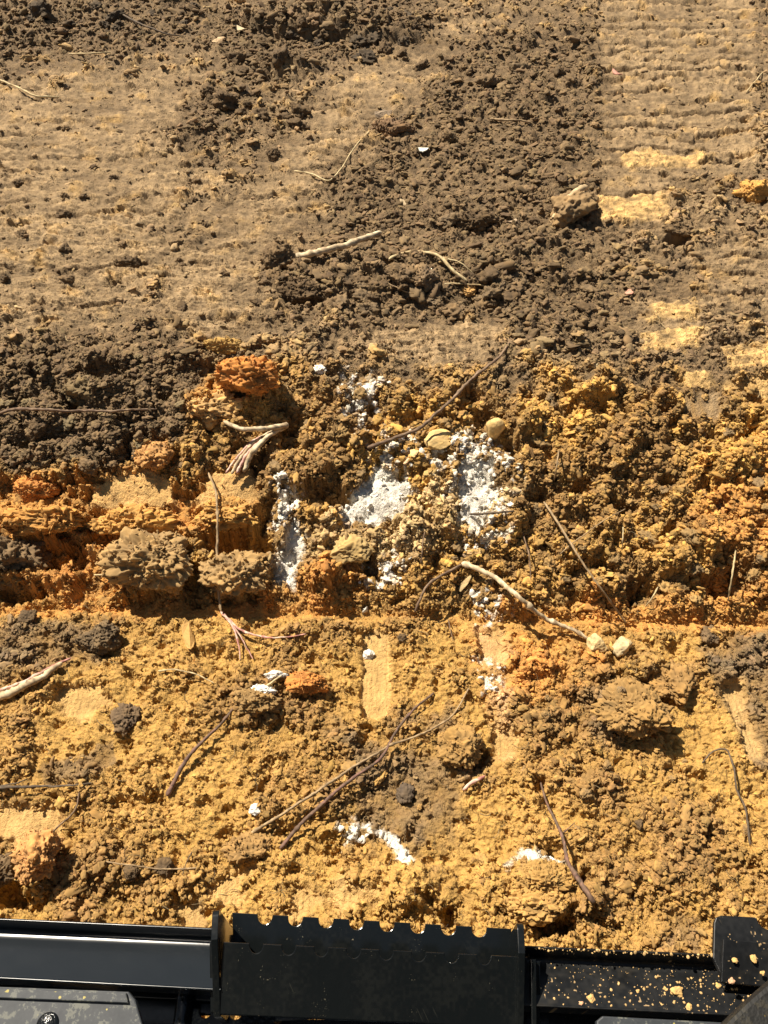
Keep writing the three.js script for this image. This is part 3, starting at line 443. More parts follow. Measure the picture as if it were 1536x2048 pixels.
  { const a = flatXZ(356, 2008, 0.28), b = flatXZ(352, 2120, 0.28), g = new THREE.CylinderGeometry(0.02, 0.02, 0.16, 18); g.rotateX(Math.PI / 2); g.translate((a[0] + b[0]) / 2, 0.24 - org[1], (a[1] + b[1]) / 2); mesh('hose', g, M.blackClean, fr); }
  plate('floor_plate', [flatXZ(1196, 2044, 0.42), flatXZ(1206, 2036, 0.42), flatXZ(1440, 2048, 0.42), flatXZ(1440, 2120, 0.42), flatXZ(1196, 2120, 0.42)], 0.42, 0.012, M.scuffed, fr, 0.05, 0.003);
  plate('guard_edge', [flatXZ(1448, 2062, 0.6), flatXZ(1500, 2012, 0.6), flatXZ(1560, 1960, 0.6), flatXZ(1760, 1900, 0.6), flatXZ(1760, 2110, 0.6), flatXZ(1500, 2110, 0.6)], 0.60, 0.03, M.worn, fr, 0, 0.008);
  // dark panel added out of view below the driver for the steel to mirror
  { const g = new THREE.BoxGeometry(2.3, 2.05, 0.05); g.translate(0 - org[0], 0.70 - org[1], 0.26 - org[2]); mesh('added_dark_panel', g, M.barPaintSkyTint, fr); const s = new THREE.BoxGeometry(2.3, 0.06, 0.5); s.translate(0 - org[0], 0.06 - org[1], 0.02 - org[2]); mesh('belly_plate', s, M.barPaintSkyTint, fr); }
  // legs of the frame, down to the ground below the step
  for (const px of [520, 980, 60, 1380]) { const p = onPlane(px, 1985, 0.25), gy = macro(p[0], p[2]) - 0.02, g = new THREE.BoxGeometry(0.07, 0.25 - gy, 0.07); g.translate(p[0] - org[0], (0.25 + gy) / 2 - org[1], p[2] - org[2] + 0.02); mesh('support_leg', g, M.barPaintSkyTint, fr); }
  // clay that fell on the right-hand bar: each lump is a thing
  const bits = [[1352, 1984, 26, 0.331, 'largest ochre clay lump on the right cross bar'], [1377, 2016, 13, 0.331, 'ochre clay bit near the front lip of the right cross bar'], [1182, 1998, 18, 0.331, 'flat buff clay flake toward the left of the right cross bar'], [1163, 2007, 10, 0.331, 'small pinkish clay pellet left of the buff flake on the bar'], [1463, 1963, 14, 0.383, 'orange clay pellet at the corner of the side step'], [1506, 1916, 15, 0.383, 'ochre clay crumb standing on the side step plate'], [1436, 1972, 13, 0.331, 'ochre clay pellet just below the side step corner'], [1275, 1982, 8, 0.331, 'small pale clay pellet on the middle of the right bar'], [1330, 1977, 9, 0.331, 'small ochre pellet touching the largest lump on the bar'], [1470, 1921, 11, 0.383, 'pale clay pellet on the left side of the side step'], [1524, 1946, 10, 0.383, 'tan clay pellet near the right edge of the picture']];
  bits.forEach(([a, b, w, y0, lab], i) => { const t = (a - 1070) / 466, y = y0 > 0.35 ? y0 : 0.3175 + 0.0345 * clamp((b - mix(1926, 1946, t)) / 84), p = onPlane(a, b, y), s = metres(w, p) / 2, g = lumpGeo(900 + i, 7, { color: i === 3 || i === 4 ? [0.58, 0.34, 0.2] : [0.60, 0.38, 0.14], sq: [1, 0.55, 0.8], fuzz: 0.3 }); g.scale(s, s, s); const m = mesh('clay_pellet', g, M.soil); m.position.set(p[0], y + s * 0.25, p[2]); m.rotation.y = i; tag(m, lab, 'clay lump', 'clay pellets on the steel'); });
  // fine crumbs of the same clay, too many and too small to count
  { const R = rng(77), g = lumpGeo(3, 1, { color: [1, 1, 1] }), N = 420, im = new THREE.InstancedMesh(g, M.soil, N), o = new THREE.Object3D(), c = new THREE.Color();
    for (let i = 0; i < N; i++) { const far = R() < 0.3, px = far ? mix(1070, 1430, R()) : mix(1075, 1530, Math.pow(R(), 0.7)), t = (px - 1070) / 466, py = far ? mix(1894, 1915, t) + 1 + 8 * R() * R() : mix(mix(1926, 1946, t), mix(2008, 2030, t), R()), fy = far ? 0.357 : 0.3175 + 0.0345 * clamp((py - mix(1926, 1946, t)) / 84), p = onPlane(px, py, fy), s = 0.0007 + 0.003 * Math.pow(R(), 4);
      o.position.set(p[0], p[1] + s * 0.3, p[2]); o.rotation.set(R() * 6, R() * 6, R() * 6); o.scale.setScalar(s * (far ? 1.3 : 1)); o.updateMatrix(); im.setMatrixAt(i, o.matrix); const k = 0.7 + 0.5 * R(); im.setColorAt(i, c.setRGB(0.58 * k, 0.38 * k, 0.16 * k)); }
    im.name = 'clay_specks'; im.userData = { kind: 'stuff', label: 'fine ochre clay specks dusting the right cross bar', category: 'clay specks' }; im.castShadow = im.receiveShadow = true; scene.add(im); }
}

// ------------------------------------------------------------------ clods and stones one can pick out
const D1 = [0.120, 0.076, 0.036], D2 = [0.175, 0.113, 0.055], OC = [0.52, 0.28, 0.075], OR = [0.50, 0.21, 0.05], BR = [0.26, 0.16, 0.065], ST = [0.64, 0.43, 0.17], WH = [0.78, 0.74, 0.66];
const clods = [
  ['soil_clod', 'round dark clod gripping the thick end of the pale branch', 557, 530, 66, 0.85, { col: D2, seed: 11, detail: 16 }],
  ['soil_clod', 'smooth grey clod below the clod that grips the branch', 538, 560, 42, 0.6, { col: D2, seed: 12, fine: 0.02 }],
  ['soil_clod', 'dark brown clod lying at the tip of the V-shaped straw', 780, 268, 74, 0.5, { col: [0.2, 0.12, 0.06], seed: 13, long: 0.6 }],
  ['soil_clod', 'long dark clod over a hollow left of the yellow leaf', 605, 592, 96, 0.4, { col: D1, seed: 14, long: 0.5 }],
  ['soil_clod', 'rounded dark clod under the pale arching root', 800, 558, 52, 0.8, { col: D2, seed: 15 }],
  ['soil_clod', 'brown clod to the right of the clod under the arching root', 842, 566, 58, 0.8, { col: [0.22, 0.145, 0.075], seed: 16 }],
  ['soil_clod', 'dark clod overhanging a black hollow above the small wood knot', 945, 448, 76, 0.4, { col: D1, seed: 17, long: 0.5 }],
  ['soil_clod', 'ochre clod with a dark underside at the right edge of the upper ground', 1506, 392, 72, 0.55, { col: OC, seed: 18, long: 0.6 }],
  ['soil_clod', 'small ochre clod beside the thin horizontal root', 938, 582, 34, 0.6, { col: [0.45, 0.26, 0.09], seed: 19 }],
  ['soil_clod', 'dark clod over the black hole right of the pressed clay pad', 1352, 466, 52, 0.55, { col: D2, seed: 20, long: 0.6 }],
  ['soil_clod', 'small dark clod near the tip of the straw on the left track bed', 545, 312, 28, 0.7, { col: D1, seed: 21 }],
  ['soil_clod', 'dark clod lying on the left track bed below the middle', 258, 532, 46, 0.55, { col: D1, seed: 22, long: 0.6 }],
  ['clay_block', 'layered orange clay block on the top edge of the bank', 492, 768, 118, 0.62, { col: OR, seed: 23, layers: 3, detail: 22, planes: 8, fine: 0.04, long: 0.62 }],
  ['clay_block', 'pale orange clay block just below the layered one', 424, 826, 104, 0.55, { col: [0.55, 0.33, 0.12], seed: 24, detail: 20, long: 0.65 }],
  ['soil_clod', 'crumbly ochre clod perched above the layered clay block', 447, 702, 80, 0.45, { col: [0.42, 0.26, 0.08], seed: 25, fuzz: 0.3, long: 0.5, detail: 16 }],
  ['soil_clod', 'dark lumpy clod with a hollow face on the upper left bank', 210, 735, 82, 0.6, { col: D2, seed: 26, detail: 16, long: 0.7 }],
  ['soil_clod', 'brown clod beside the hollow above the left horizontal twig', 175, 792, 90, 0.6, { col: [0.19, 0.13, 0.06], seed: 27, detail: 16, long: 0.7 }],
  ['soil_clod', 'large brown clod with angular faces at the foot of the bank', 318, 1140, 150, 0.80, { col: [0.34, 0.215, 0.088], seed: 28, detail: 26, planes: 9, sink: 0.2, long: 0.8 }],
  ['soil_clod', 'rounded brown clod standing behind the long vertical twig', 468, 1168, 124, 0.78, { col: [0.35, 0.22, 0.088], seed: 29, detail: 24, sink: 0.2, long: 0.75, fuzz: 0.22 }],
  ['soil_clod', 'dark clod at the left edge beside the black hollow', 28, 1125, 130, 0.75, { col: D2, seed: 30, detail: 22, fuzz: 0.25, long: 0.9 }],
  ['clay_block', 'rusty crumbling clay lump at the left edge of the bank', 72, 985, 70, 0.6, { col: OR, seed: 31, fuzz: 0.3, detail: 16, long: 0.6 }],
  ['clay_block', 'orange clay ledge block in the middle of the broken left bank', 270, 1050, 150, 0.42, { col: OC, seed: 32, sink: 0.36, fuzz: 0.26, detail: 24, long: 0.42, planes: 8 }],
  ['clay_block', 'orange clay ledge block below the torn pink root', 450, 1030, 110, 0.5, { col: OC, seed: 33, sink: 0.36, fuzz: 0.26, detail: 22, long: 0.55, planes: 8 }],
  ['clay_block', 'orange clay slab hanging over the left black hollow', 95, 1045, 150, 0.4, { col: [0.48, 0.24, 0.06], seed: 34, sink: 0.36, fuzz: 0.26, detail: 24, long: 0.4 }],
  ['soil_clod', 'dark oval clod on the cut floor at the left', 207, 1282, 84, 0.6, { col: [0.15, 0.10, 0.05], seed: 35, detail: 20, long: 0.6, sink: 0.1 }],
  ['soil_clod', 'dark knobbly clod on the cut floor left of the middle', 258, 1440, 54, 0.8, { col: [0.155, 0.10, 0.052], seed: 36, detail: 16, sink: 0.15 }],
  ['soil_clod', 'small dark clod near the foot of the bank at far left', 60, 1236, 36, 0.6, { col: D1, seed: 37 }],
  ['soil_clod', 'brown block under the white chalk with straw', 512, 1408, 92, 0.55, { col: [0.31, 0.19, 0.07], seed: 38, detail: 18, long: 0.55 }],
  ['chalk_lump', 'white chalk lump lying against the brown block', 522, 1385, 50, 0.5, { col: WH, seed: 39, long: 0.4, fuzz: 0.3 }],
  ['chalk_lump', 'white chalk lump with straw just above the brown block', 552, 1352, 40, 0.5, { col: WH, seed: 40, long: 0.5, fuzz: 0.3 }],
  ['clay_block', 'rusty orange clay lump right of the white chalk and straw', 616, 1368, 66, 0.6, { col: OR, seed: 41, fuzz: 0.28, detail: 16, long: 0.7 }],
  ['chalk_lump', 'white pebble lying on the smooth vertical clay smear', 737, 1311, 20, 0.8, { col: WH, seed: 42 }],
  ['chalk_lump', 'round white chalk lump in the ochre crumbs below the middle', 512, 1620, 22, 0.8, { col: WH, seed: 43 }],
  ['stone', 'flat tan angular stone at the top of the white chalk', 876, 882, 66, 0.30, { col: ST, seed: 44, planes: 7, fuzz: 0.05, fine: 0.015, detail: 12, long: 0.75, turn: 0.5 }],
  ['stone', 'tall pointed tan stone standing beside the white chalk', 988, 868, 38, 1.3, { col: ST, seed: 45, planes: 7, fuzz: 0.05, fine: 0.015, detail: 12, long: 0.8, sink: 0.12 }],
  ['stone', 'pale rounded stone at the end of the long pale twig', 1192, 1292, 38, 0.8, { col: [0.60, 0.43, 0.20], seed: 46, planes: 6, fuzz: 0.16, fine: 0.02, sink: 0.1 }],
  ['stone', 'pale angular stone casting a shadow right of the rounded stone', 1240, 1300, 40, 0.8, { col: [0.60, 0.46, 0.25], seed: 47, planes: 5, fuzz: 0.16, fine: 0.02, sink: 0.08 }],
  ['stone', 'grey-brown stone set in the bank between the white seams', 700, 1100, 84, 0.5, { col: [0.46, 0.31, 0.12], seed: 48, planes: 9, fuzz: 0.2, fine: 0.05, cells: 0.12, detail: 18, long: 0.8, sink: 0.42 }],
  ['soil_clod', 'large rough brown clod on the cut floor at the right', 1262, 1420, 124, 0.5, { col: [0.33, 0.195, 0.065], seed: 49, detail: 26, cells: 0.12, fine: 0.14, fuzz: 0.2, long: 0.9, sink: 0.3 }],
  ['soil_clod', 'brown clod next to the dark cavity on the right cut floor', 1345, 1372, 78, 0.6, { col: [0.32, 0.185, 0.062], seed: 50, detail: 18, fuzz: 0.28 }],
  ['soil_clod', 'brown clod overhanging a shadow left of the pale smear', 925, 1500, 86, 0.55, { col: [0.34, 0.20, 0.065], seed: 51, detail: 18, fuzz: 0.26, long: 0.8 }],
  ['clay_block', 'clay clod with an orange rusty face at the lower left', 78, 1715, 92, 0.7, { col: [0.50, 0.26, 0.09], seed: 52, detail: 20, fuzz: 0.22 }],
  ['soil_clod', 'dark clod cut off by the left edge above the cross bar', 2, 1745, 60, 0.9, { col: D2, seed: 53, detail: 16 }],
  ['soil_clod', 'small very dark clod left of the thin buried twig', 262, 1746, 30, 0.7, { col: D1, seed: 54 }],
  ['soil_clod', 'small very dark clod lying on the thin buried twig', 332, 1738, 36, 0.7, { col: D1, seed: 55 }],
  ['soil_clod', 'flat brown clod with a shaded front edge below the long red twig', 500, 1702, 90, 0.4, { col: [0.34, 0.20, 0.07], seed: 56, detail: 18, long: 0.6, fuzz: 0.25 }],
  ['clay_block', 'ochre clay heap beside the white seam near the machine', 1072, 1764, 104, 0.4, { col: [0.40, 0.235, 0.07], seed: 57, detail: 24, long: 0.6, fuzz: 0.3 }],
  ['clay_block', 'ochre clay block roofing the black cavity near the right bar', 1075, 1812, 110, 0.5, { col: [0.46, 0.27, 0.085], seed: 58, detail: 22, long: 0.5, fuzz: 0.25 }],
  ['soil_clod', 'charcoal coloured clod half buried on the cut floor centre', 810, 1588, 36, 0.6, { col: [0.11, 0.078, 0.05], seed: 59 }],
  ['soil_clod', 'small dark pellet near the top of the cut floor', 806, 1276, 20, 0.7, { col: D1, seed: 60 }],
  ['soil_clod', 'dark pebble-sized clod above the heap near the right bar', 1279, 1650, 18, 0.8, { col: D1, seed: 61 }],
  ['soil_clod', 'dark clod by a small hole at the right end of the bank foot', 1418, 1275, 44, 0.6, { col: D2, seed: 62 }],
  ['chalk_lump', 'white chalk lump on the top of the bank left of the long twig', 640, 742, 24, 0.6, { col: WH, seed: 63 }],
  ['soil_clod', 'orange clod above the smooth clay of the left bank', 312, 915, 62, 0.7, { col: [0.46, 0.24, 0.08], seed: 64, detail: 15, fuzz: 0.25 }],
];
for (const [n, lab, x, y, w, hg, o] of clods) clod(n, lab, n === 'stone' ? 'stone' : n === 'chalk_lump' ? 'chalk' : 'clod', x, y, w, hg, o);
// the many lesser clods of each part of the ground
{
  const R = rng(991), G = []; for (let i = 0; i < 9; i++) G.push(lumpGeo(700 + i, 7, { fuzz: 0.34, fine: 0.16, cells: 0.45, sq: [1, 0.65, 0.8], shade: 0.3 }));
  const mt = cols => cols.map(c => new THREE.MeshStandardMaterial({ color: new THREE.Color().setRGB(...c), vertexColors: true, roughness: 0.97 }));
  function strew(name, label, gr, n, cols, boxes, s0, s1) {
    const mm = mt(cols);
    for (let i = 0; i < n; i++) { const [x0, x1, y0, y1] = boxes[i % boxes.length], p = at(mix(x0, x1, R()), mix(y0, y1, R())), s = mix(s0, s1, R() * R()), m = mesh(name, G[i % G.length], mm[i % mm.length]); m.scale.set(s, s * (0.8 + 0.4 * R()), s); m.position.set(p[0], p[1] + s * 0.1, p[2]); m.rotation.set(0.6 * (R() - 0.5), R() * 6.3, 0.6 * (R() - 0.5)); tag(m, label, 'clod', gr); }
  }
  const bc = [[0.27, 0.17, 0.066], [0.34, 0.21, 0.075], [0.22, 0.145, 0.066]];
  strew('brown_clod', 'small brown clod on the bank top between the clay blocks and the tan stones', 'brown clods on the bank top', 26, bc, [[570, 1060, 735, 860]], 0.016, 0.04);
  strew('brown_clod', 'small brown clod between the torn pink root and the white chalk', 'brown clods left of the white chalk', 22, bc, [[545, 730, 850, 990]], 0.016, 0.04);
  strew('brown_clod', 'small brown clod on the upper half of the right bank', 'brown clods of the upper right bank', 34, bc, [[1030, 1536, 780, 990]], 0.016, 0.04);
  strew('brown_clod', 'small brown clod on the lower half of the right bank', 'brown clods of the lower right bank', 34, bc, [[1060, 1536, 1000, 1200]], 0.016, 0.045);
  strew('brown_clod', 'small brown clod between the white chalk and the pale forked twig', 'brown clods below the white chalk', 14, bc, [[760, 1000, 1070, 1210]], 0.014, 0.032);
  strew('dark_clod', 'small dark clod in the dark loose soil of the upper left bank', 'small dark clods of the upper left bank', 46, [D1, D2, [0.19, 0.14, 0.07]], [[0, 380, 690, 940]], 0.016, 0.042);
  strew('dark_clod', 'small dark clod in the dark crumbly strip between the track beds', 'small dark clods between the track beds', 70, [D1, D2, [0.17, 0.115, 0.06]], [[790, 1180, 420, 640], [600, 1060, 556, 630], [700, 1040, 545, 610], [800, 1190, 90, 400]], 0.022, 0.072);
  strew('dark_clod', 'dark clod in the turned heap at the top of the picture', 'dark clods of the top heap', 44, [D1, [0.08, 0.056, 0.032]], [[540, 860, 5, 120], [540, 860, 5, 120], [400, 600, 90, 260], [0, 400, 5, 80]], 0.035, 0.095);
  strew('dark_clod', 'small dark clod on the pressed track beds at upper left', 'small dark clods on the left track beds', 40, [D1, D2], [[0, 560, 200, 640]], 0.014, 0.04);
  strew('ochre_clod', 'small ochre clod on the cut clay floor', 'small ochre clods of the cut floor', 56, [[0.48, 0.28, 0.085], [0.36, 0.21, 0.07], [0.28, 0.175, 0.07]], [[0, 1536, 1300, 1800], [800, 1536, 1600, 1860], [1000, 1500, 1380, 1700]], 0.009, 0.024);
}
// a piece of rootstock on the dark strip
{
  const p = at(1142, 432), s = metres(98, p) / 2, o = group('root_chunk', p); tag(o, 'earth-caked root chunk with a pale strip of wood beside the pressed pad', 'root chunk');
  const g = lumpGeo(811, 18, { color: [0.27, 0.175, 0.082], sq: [0.78, 0.72, 1.1], fuzz: 0.24, cells: 0.14, planes: 8 }); g.scale(s, s, s); g.rotateY(-0.75); const m = mesh('earth_mass', g, M.soil, o); m.position.y = s * 0.4;
  const q = new THREE.CatmullRomCurve3([[-0.82, 0.30, 0.72], [-0.42, 0.72, 0.30], [0.05, 0.93, -0.15], [0.50, 0.88, -0.62]].map(v => new THREE.Vector3(v[0] * s, v[1] * s, v[2] * s))), w = new THREE.TubeGeometry(q, 20, s * 0.15, 9), P = w.attributes.position, cc = [];
  for (let i = 0; i < P.count; i++) { P.setY(i, P.getY(i) + s * 0.06 * noise(P.getX(i) * 90, P.getZ(i) * 90, 12)); const k = 1 + 0.7 * noise(P.getX(i) * 60, P.getZ(i) * 60 + i * 0.3, 9); cc.push(0.46 * k, 0.33 * k, 0.18 * k); } w.setAttribute('color', new THREE.Float32BufferAttribute(cc, 3)); mesh('wood_strip', w, M.bark, o);
}

// ------------------------------------------------------------------ loose crumbs and fibres: beyond counting
{
  const R = rng(4242), V = 6, N = 185000, lists = Array.from({ length: V }, () => []);
  let tries = 0, n = 0;
  while (n < N && tries < N * 6) {
    tries++;
    const a = R(); let x, z;
    if (a < 0.30) { z = mix(-1.6, -0.28, R()); x = (R() * 2 - 1) * (1.2 + 0.35 * -z); } else if (a < 0.62) { z = mix(-2.7, -1.5, R()); x = (R() * 2 - 1) * (1.2 + 0.35 * -z); } else { z = -mix(2.5, 7.8, Math.pow(R(), 1.25)); x = (R() * 2 - 1) * (1.05 + 0.36 * -z); }
    soil(x, z); if (R() > (0.10 + S.loose * S.loose * 1.1 + 0.5 * S.trench) * (1 - 0.85 * S.flat)) continue;
    const s = (0.0018 + 0.0095 * Math.pow(R(), 4) + (R() < 0.03 ? 0.010 * R() : 0)) * (z < -2.6 ? 1.25 + 0.1 * -z : 1) * (0.6 + 0.6 * S.loose), k = 0.7 + 0.55 * R();
    lists[n % V].push([x, S.h + s * 0.05, z, s, S.r * k, S.g * k * (0.96 + 0.08 * R()), S.b * k, 0.9 * (R() - 0.5), R() * 6.3, 0.9 * (R() - 0.5)]); n++;
  }
  for (let i = 0, k = 0; i < 160000 && k < 26000; i++) {              // crumbs lodged on the steep little faces
    const z = i % 4 ? mix(-2.75, -1.5, R()) : mix(-1.5, -0.35, R()), x = (R() * 2 - 1) * (1.0 + 0.36 * -z), h0 = ground(x, z - 0.014), h1 = soil(x, z).h; if (h0 - h1 < 0.011) continue;
    const s = 0.002 + 0.0065 * Math.pow(R(), 3), t = 0.7 + 0.5 * R(); lists[k++ % V].push([x, mix(h1, h0, R()), z, s, S.r * t, S.g * t, S.b * t, R() * 6, R() * 6, R() * 6]);
  }
  onClods.forEach((q, i) => lists[i % V].push(q));
  const o = new THREE.Object3D(), c = new THREE.Color();
  lists.forEach((l, v) => {
    const im = new THREE.InstancedMesh(lumpGeo(30 + v, 2, { planes: 8, fuzz: 0.5, fine: 0.2, sq: [1, v > 3 ? 0.34 : 0.7, 0.85], shade: 0.3 }), M.soil, l.length);
    l.forEach((q, i) => { o.position.set(q[0], q[1], q[2]); o.rotation.set(q[7], q[8], q[9]); o.scale.set(q[3] * (0.7 + 0.9 * hash(i, v, 3)), q[3] * (0.6 + 0.5 * hash(i, v, 4)), q[3] * (0.65 + 0.6 * hash(i, v, 5))); o.updateMatrix(); im.setMatrixAt(i, o.matrix); im.setColorAt(i, c.setRGB(q[4], q[5], q[6])); });
    im.name = numbered('soil_crumbs'); im.userData = { kind: 'stuff', label: 'loose soil crumbs scattered over the dug ground', category: 'soil crumbs' }; im.castShadow = im.receiveShadow = true; scene.add(im);
  });
  console.log('crumbs', n, tries);
  // chips of chalk spilling round the white seams
  const W = [], mats = []; let g = 0;
  while (W.length < 700 && g++ < 60000) { const x = mix(-0.75, 0.75, R()), z = mix(-2.5, -0.7, R()), wb = inPatch('whitebits', x, z), wh = inPatch('white', x, z); if (R() < Math.max(0.55 * wb, 0.10 * wh, 0)) W.push([x, z]); }
  const im = new THREE.InstancedMesh(lumpGeo(61, 3, { planes: 6, fuzz: 0.2, fine: 0.06, sq: [1, 0.5, 0.75], shade: 0.15 }), M.soil, W.length);
  W.forEach(([x, z], i) => { const s = 0.002 + 0.014 * Math.pow(R(), 4), k = 0.8 + 0.25 * R(); o.position.set(x, ground(x, z) + s * 0.3, z); o.rotation.set(R() * 6, R() * 6, R() * 6); o.scale.setScalar(s); o.updateMatrix(); im.setMatrixAt(i, o.matrix); im.setColorAt(i, c.setRGB(0.76 * k, 0.70 * k, 0.58 * k)); });
  im.name = 'chalk_crumbs'; im.userData = { kind: 'stuff', label: 'white chalk crumbs around the white seams in the bank', category: 'chalk crumbs' }; im.castShadow = im.receiveShadow = true; scene.add(im);
  // short dry rootlets and straw
  const fg = new THREE.TubeGeometry(new THREE.CatmullRomCurve3([[-1, 0, 0], [-0.4, 0.12, 0.18], [0.3, 0.05, -0.1], [1, 0.02, 0.2]].map(q => new THREE.Vector3(...q))), 8, 0.03, 4), NF = 5200, fm = new THREE.InstancedMesh(fg, new THREE.MeshStandardMaterial({ color: 0xffffff, roughness: 0.9 }), NF);
  for (let i = 0; i < NF; i++) {
    const up = R() < 0.72, z = up ? -mix(2.4, 7.5, Math.pow(R(), 1.3)) : -mix(0.4, 2.4, R()), x = (R() * 2 - 1) * (1.05 + 0.36 * -z), s = (0.008 + 0.03 * Math.pow(R(), 3)) * (up ? 1.25 : 0.9), k = R();
    o.position.set(x, ground(x, z) + 0.003, z); o.rotation.set(0.5 * (R() - 0.5), R() * 6.3, 0.7 * (R() - 0.5)); o.scale.set(s, s, s); o.updateMatrix(); fm.setMatrixAt(i, o.matrix);
    const b = up ? 0.45 + 0.75 * R() : 0.3 + 0.4 * R(); k < 0.7 ? fm.setColorAt(i, c.setRGB(0.42 * b, 0.31 * b, 0.16 * b)) : fm.setColorAt(i, c.setRGB(0.13 * b, 0.085 * b, 0.05 * b));
  }
  fm.name = 'dry_rootlets'; fm.userData = { kind: 'stuff', label: 'short dry rootlets and straw strewn over the soil', category: 'rootlets' }; fm.castShadow = fm.receiveShadow = true; scene.add(fm);
}

// ------------------------------------------------------------------ twigs, roots and chips
stick('branch', 'thick pale grey broken branch lying on the upper ground', 'branch', [[[[582, 518], [640, 503], [700, 487], [762, 465]], 17, 14, 'pale', 0.045]]);
stick('forked_root', 'pale arching forked root beyond the middle of the picture', 'root', [[[[776, 520], [800, 508], [842, 503], [880, 514], [905, 540], [934, 562]], 6, 8, 'straw', 0.03], [[[880, 514], [915, 522], [945, 545]], 4, 2, 'straw', 0.02]]);
stick('root', 'thin pale root lying level below the arching forked root', 'root', [[[[868, 572], [910, 567], [980, 572]], 4, 3, 'straw', 0.01]]);
stick('root', 'thin curly root to the left of the level pale root', 'root', [[[[765, 560], [800, 578], [835, 588], [862, 580]], 3, 2, 'tan', 0.01]]);
stick('straw', 'bent V-shaped straw at the edge of the left track bed', 'straw', [[[[588, 342], [625, 348], [656, 362], [680, 340], [712, 290], [740, 262]], 4, 3, 'straw', 0.01]]);
stick('twig', 'long slanting twig with a red tip crossing the bank top', 'twig', [[[[735, 896], [790, 876], [838, 856], [890, 812], [950, 752], [1000, 712], [1024, 676]], 9, 6, 'brown', 0.05]]);
stick('twig', 'dark level twig across the upper left bank', 'twig', [[[[-20, 834], [30, 818], [90, 820], [200, 822], [314, 818]], 8, 5, 'brown', 0.03]]);
stick('torn_root', 'torn forked root with pink splintered fibres', 'root', [[[[448, 843], [485, 858], [530, 857], [576, 850]], 10, 14, 'pale', 0.03], [[[574, 852], [535, 874], [505, 905], [487, 944]], 11, 13, 'pale', 0.03], [[[570, 853], [528, 878], [494, 910], [474, 946]], 9, 9, 'pink', 0.024], [[[562, 855], [520, 876], [484, 912], [463, 948]], 7, 8, 'pale', 0.018], [[[548, 862], [505, 884], [472, 918], [452, 946]], 6, 6, 'pink', 0.014]]);
stick('long_twig', 'long upright grey twig ending in pink rootlets at the bank foot', 'twig', [[[[416, 944], [432, 985], [435, 1060], [434, 1150], [442, 1222]], 5, 7, 'tan', 0.045], [[[440, 1222], [475, 1255], [510, 1270], [570, 1275], [612, 1268]], 6, 3, 'pink', 0.012], [[[442, 1222], [468, 1258], [478, 1290], [480, 1320]], 6, 3, 'pink', 0.012], [[[450, 1234], [478, 1268], [506, 1318]], 4, 3, 'pink', 0.012]]);
stick('pale_twig', 'thick bone-pale forked twig lying across the bank foot', 'twig', [[[[924, 1126], [985, 1152], [1040, 1196], [1092, 1238], [1140, 1256], [1178, 1280]], 13, 9, 'pale', 0.06], [[[926, 1128], [885, 1150], [850, 1178], [830, 1224]], 7, 6, 'brown', 0.04]]);
stick('twig', 'straight tan twig slanting down the right bank', 'twig', [[[[1088, 1004], [1120, 1052], [1165, 1125], [1215, 1195], [1252, 1246]], 6, 4, 'tan', 0.07]]);
stick('twig', 'short dark twig poking out of the white chalk', 'twig', [[[[938, 1028], [985, 1026], [1032, 1022]], 6, 5, 'dark', 0.02]]);
stick('twig', 'thin twig crossing behind the straight tan twig', 'twig', [[[[1120, 1108], [1160, 1075], [1210, 1040], [1250, 1018]], 3, 2, 'tan', 0.04]]);
stick('twig', 'thick dark red twig on the cut floor left of the middle', 'twig', [[[[470, 1412], [440, 1450], [408, 1480], [372, 1520], [334, 1592]], 5, 12, 'red', 0.02]]);
stick('long_twig', 'long dark red twig slanting over the middle of the cut floor', 'twig', [[[[868, 1386], [826, 1420], [790, 1466], [762, 1516], [700, 1560], [640, 1612], [600, 1650], [560, 1698]], 5, 10, 'red', 0.04]]);
stick('long_twig', 'long thin tan twig running beside the dark red one', 'twig', [[[[938, 1376], [905, 1430], [850, 1465], [780, 1492], [690, 1545], [590, 1612], [480, 1680]], 4, 8, 'tan', 0.03]]);
stick('twig', 'tapering red-brown twig leading down to the right cross bar', 'twig', [[[[1080, 1562], [1098, 1618], [1124, 1668], [1136, 1724], [1162, 1766], [1188, 1806]], 4, 13, 'red', 0.07], [[[1124, 1668], [1140, 1655], [1150, 1645]], 3, 2, 'red', 0.01]]);
stick('twig', 'dark forked twig at the left edge of the cut floor', 'twig', [[[[-20, 1575], [60, 1573], [130, 1572], [184, 1566]], 8, 4, 'dark', 0.02], [[[0, 1572], [30, 1568], [54, 1558]], 4, 3, 'dark', 0.01]]);
stick('twig', 'thin twig buried among the ochre crumbs at lower left', 'twig', [[[[205, 1722], [270, 1732], [330, 1738], [400, 1736]], 3, 4, 'tan', 0.01]]);
stick('root', 'short pink root fragment on the cut floor', 'root', [[[[926, 1580], [948, 1564], [970, 1552]], 9, 7, 'pink', 0.01]]);
stick('bark_strip', 'pinkish cream torn bark strip at the left edge', 'bark', [[[[-15, 1396], [40, 1378], [90, 1348], [124, 1326]], 22, 12, 'pale', 0.01], [[[-10, 1384], [50, 1362], [100, 1335], [142, 1316]], 8, 6, 'pink', 0.015]]);
stick('straw', 'thin pale straw left of the white chalk and straw', 'straw', [[[[316, 1342], [352, 1340], [390, 1348], [428, 1366]], 4, 3, 'straw', 0.01]]);
stick('straw', 'short straw lying between the two chalk lumps', 'straw', [[[[530, 1376], [548, 1362], [566, 1350]], 6, 4, 'straw', 0.015]]);
stick('root', 'dark hooked root curling down the right of the cut floor', 'root', [[[[1404, 1526], [1428, 1502], [1452, 1500], [1466, 1530], [1474, 1580], [1490, 1615], [1500, 1690]], 4, 5, 'dark', 0.02]]);
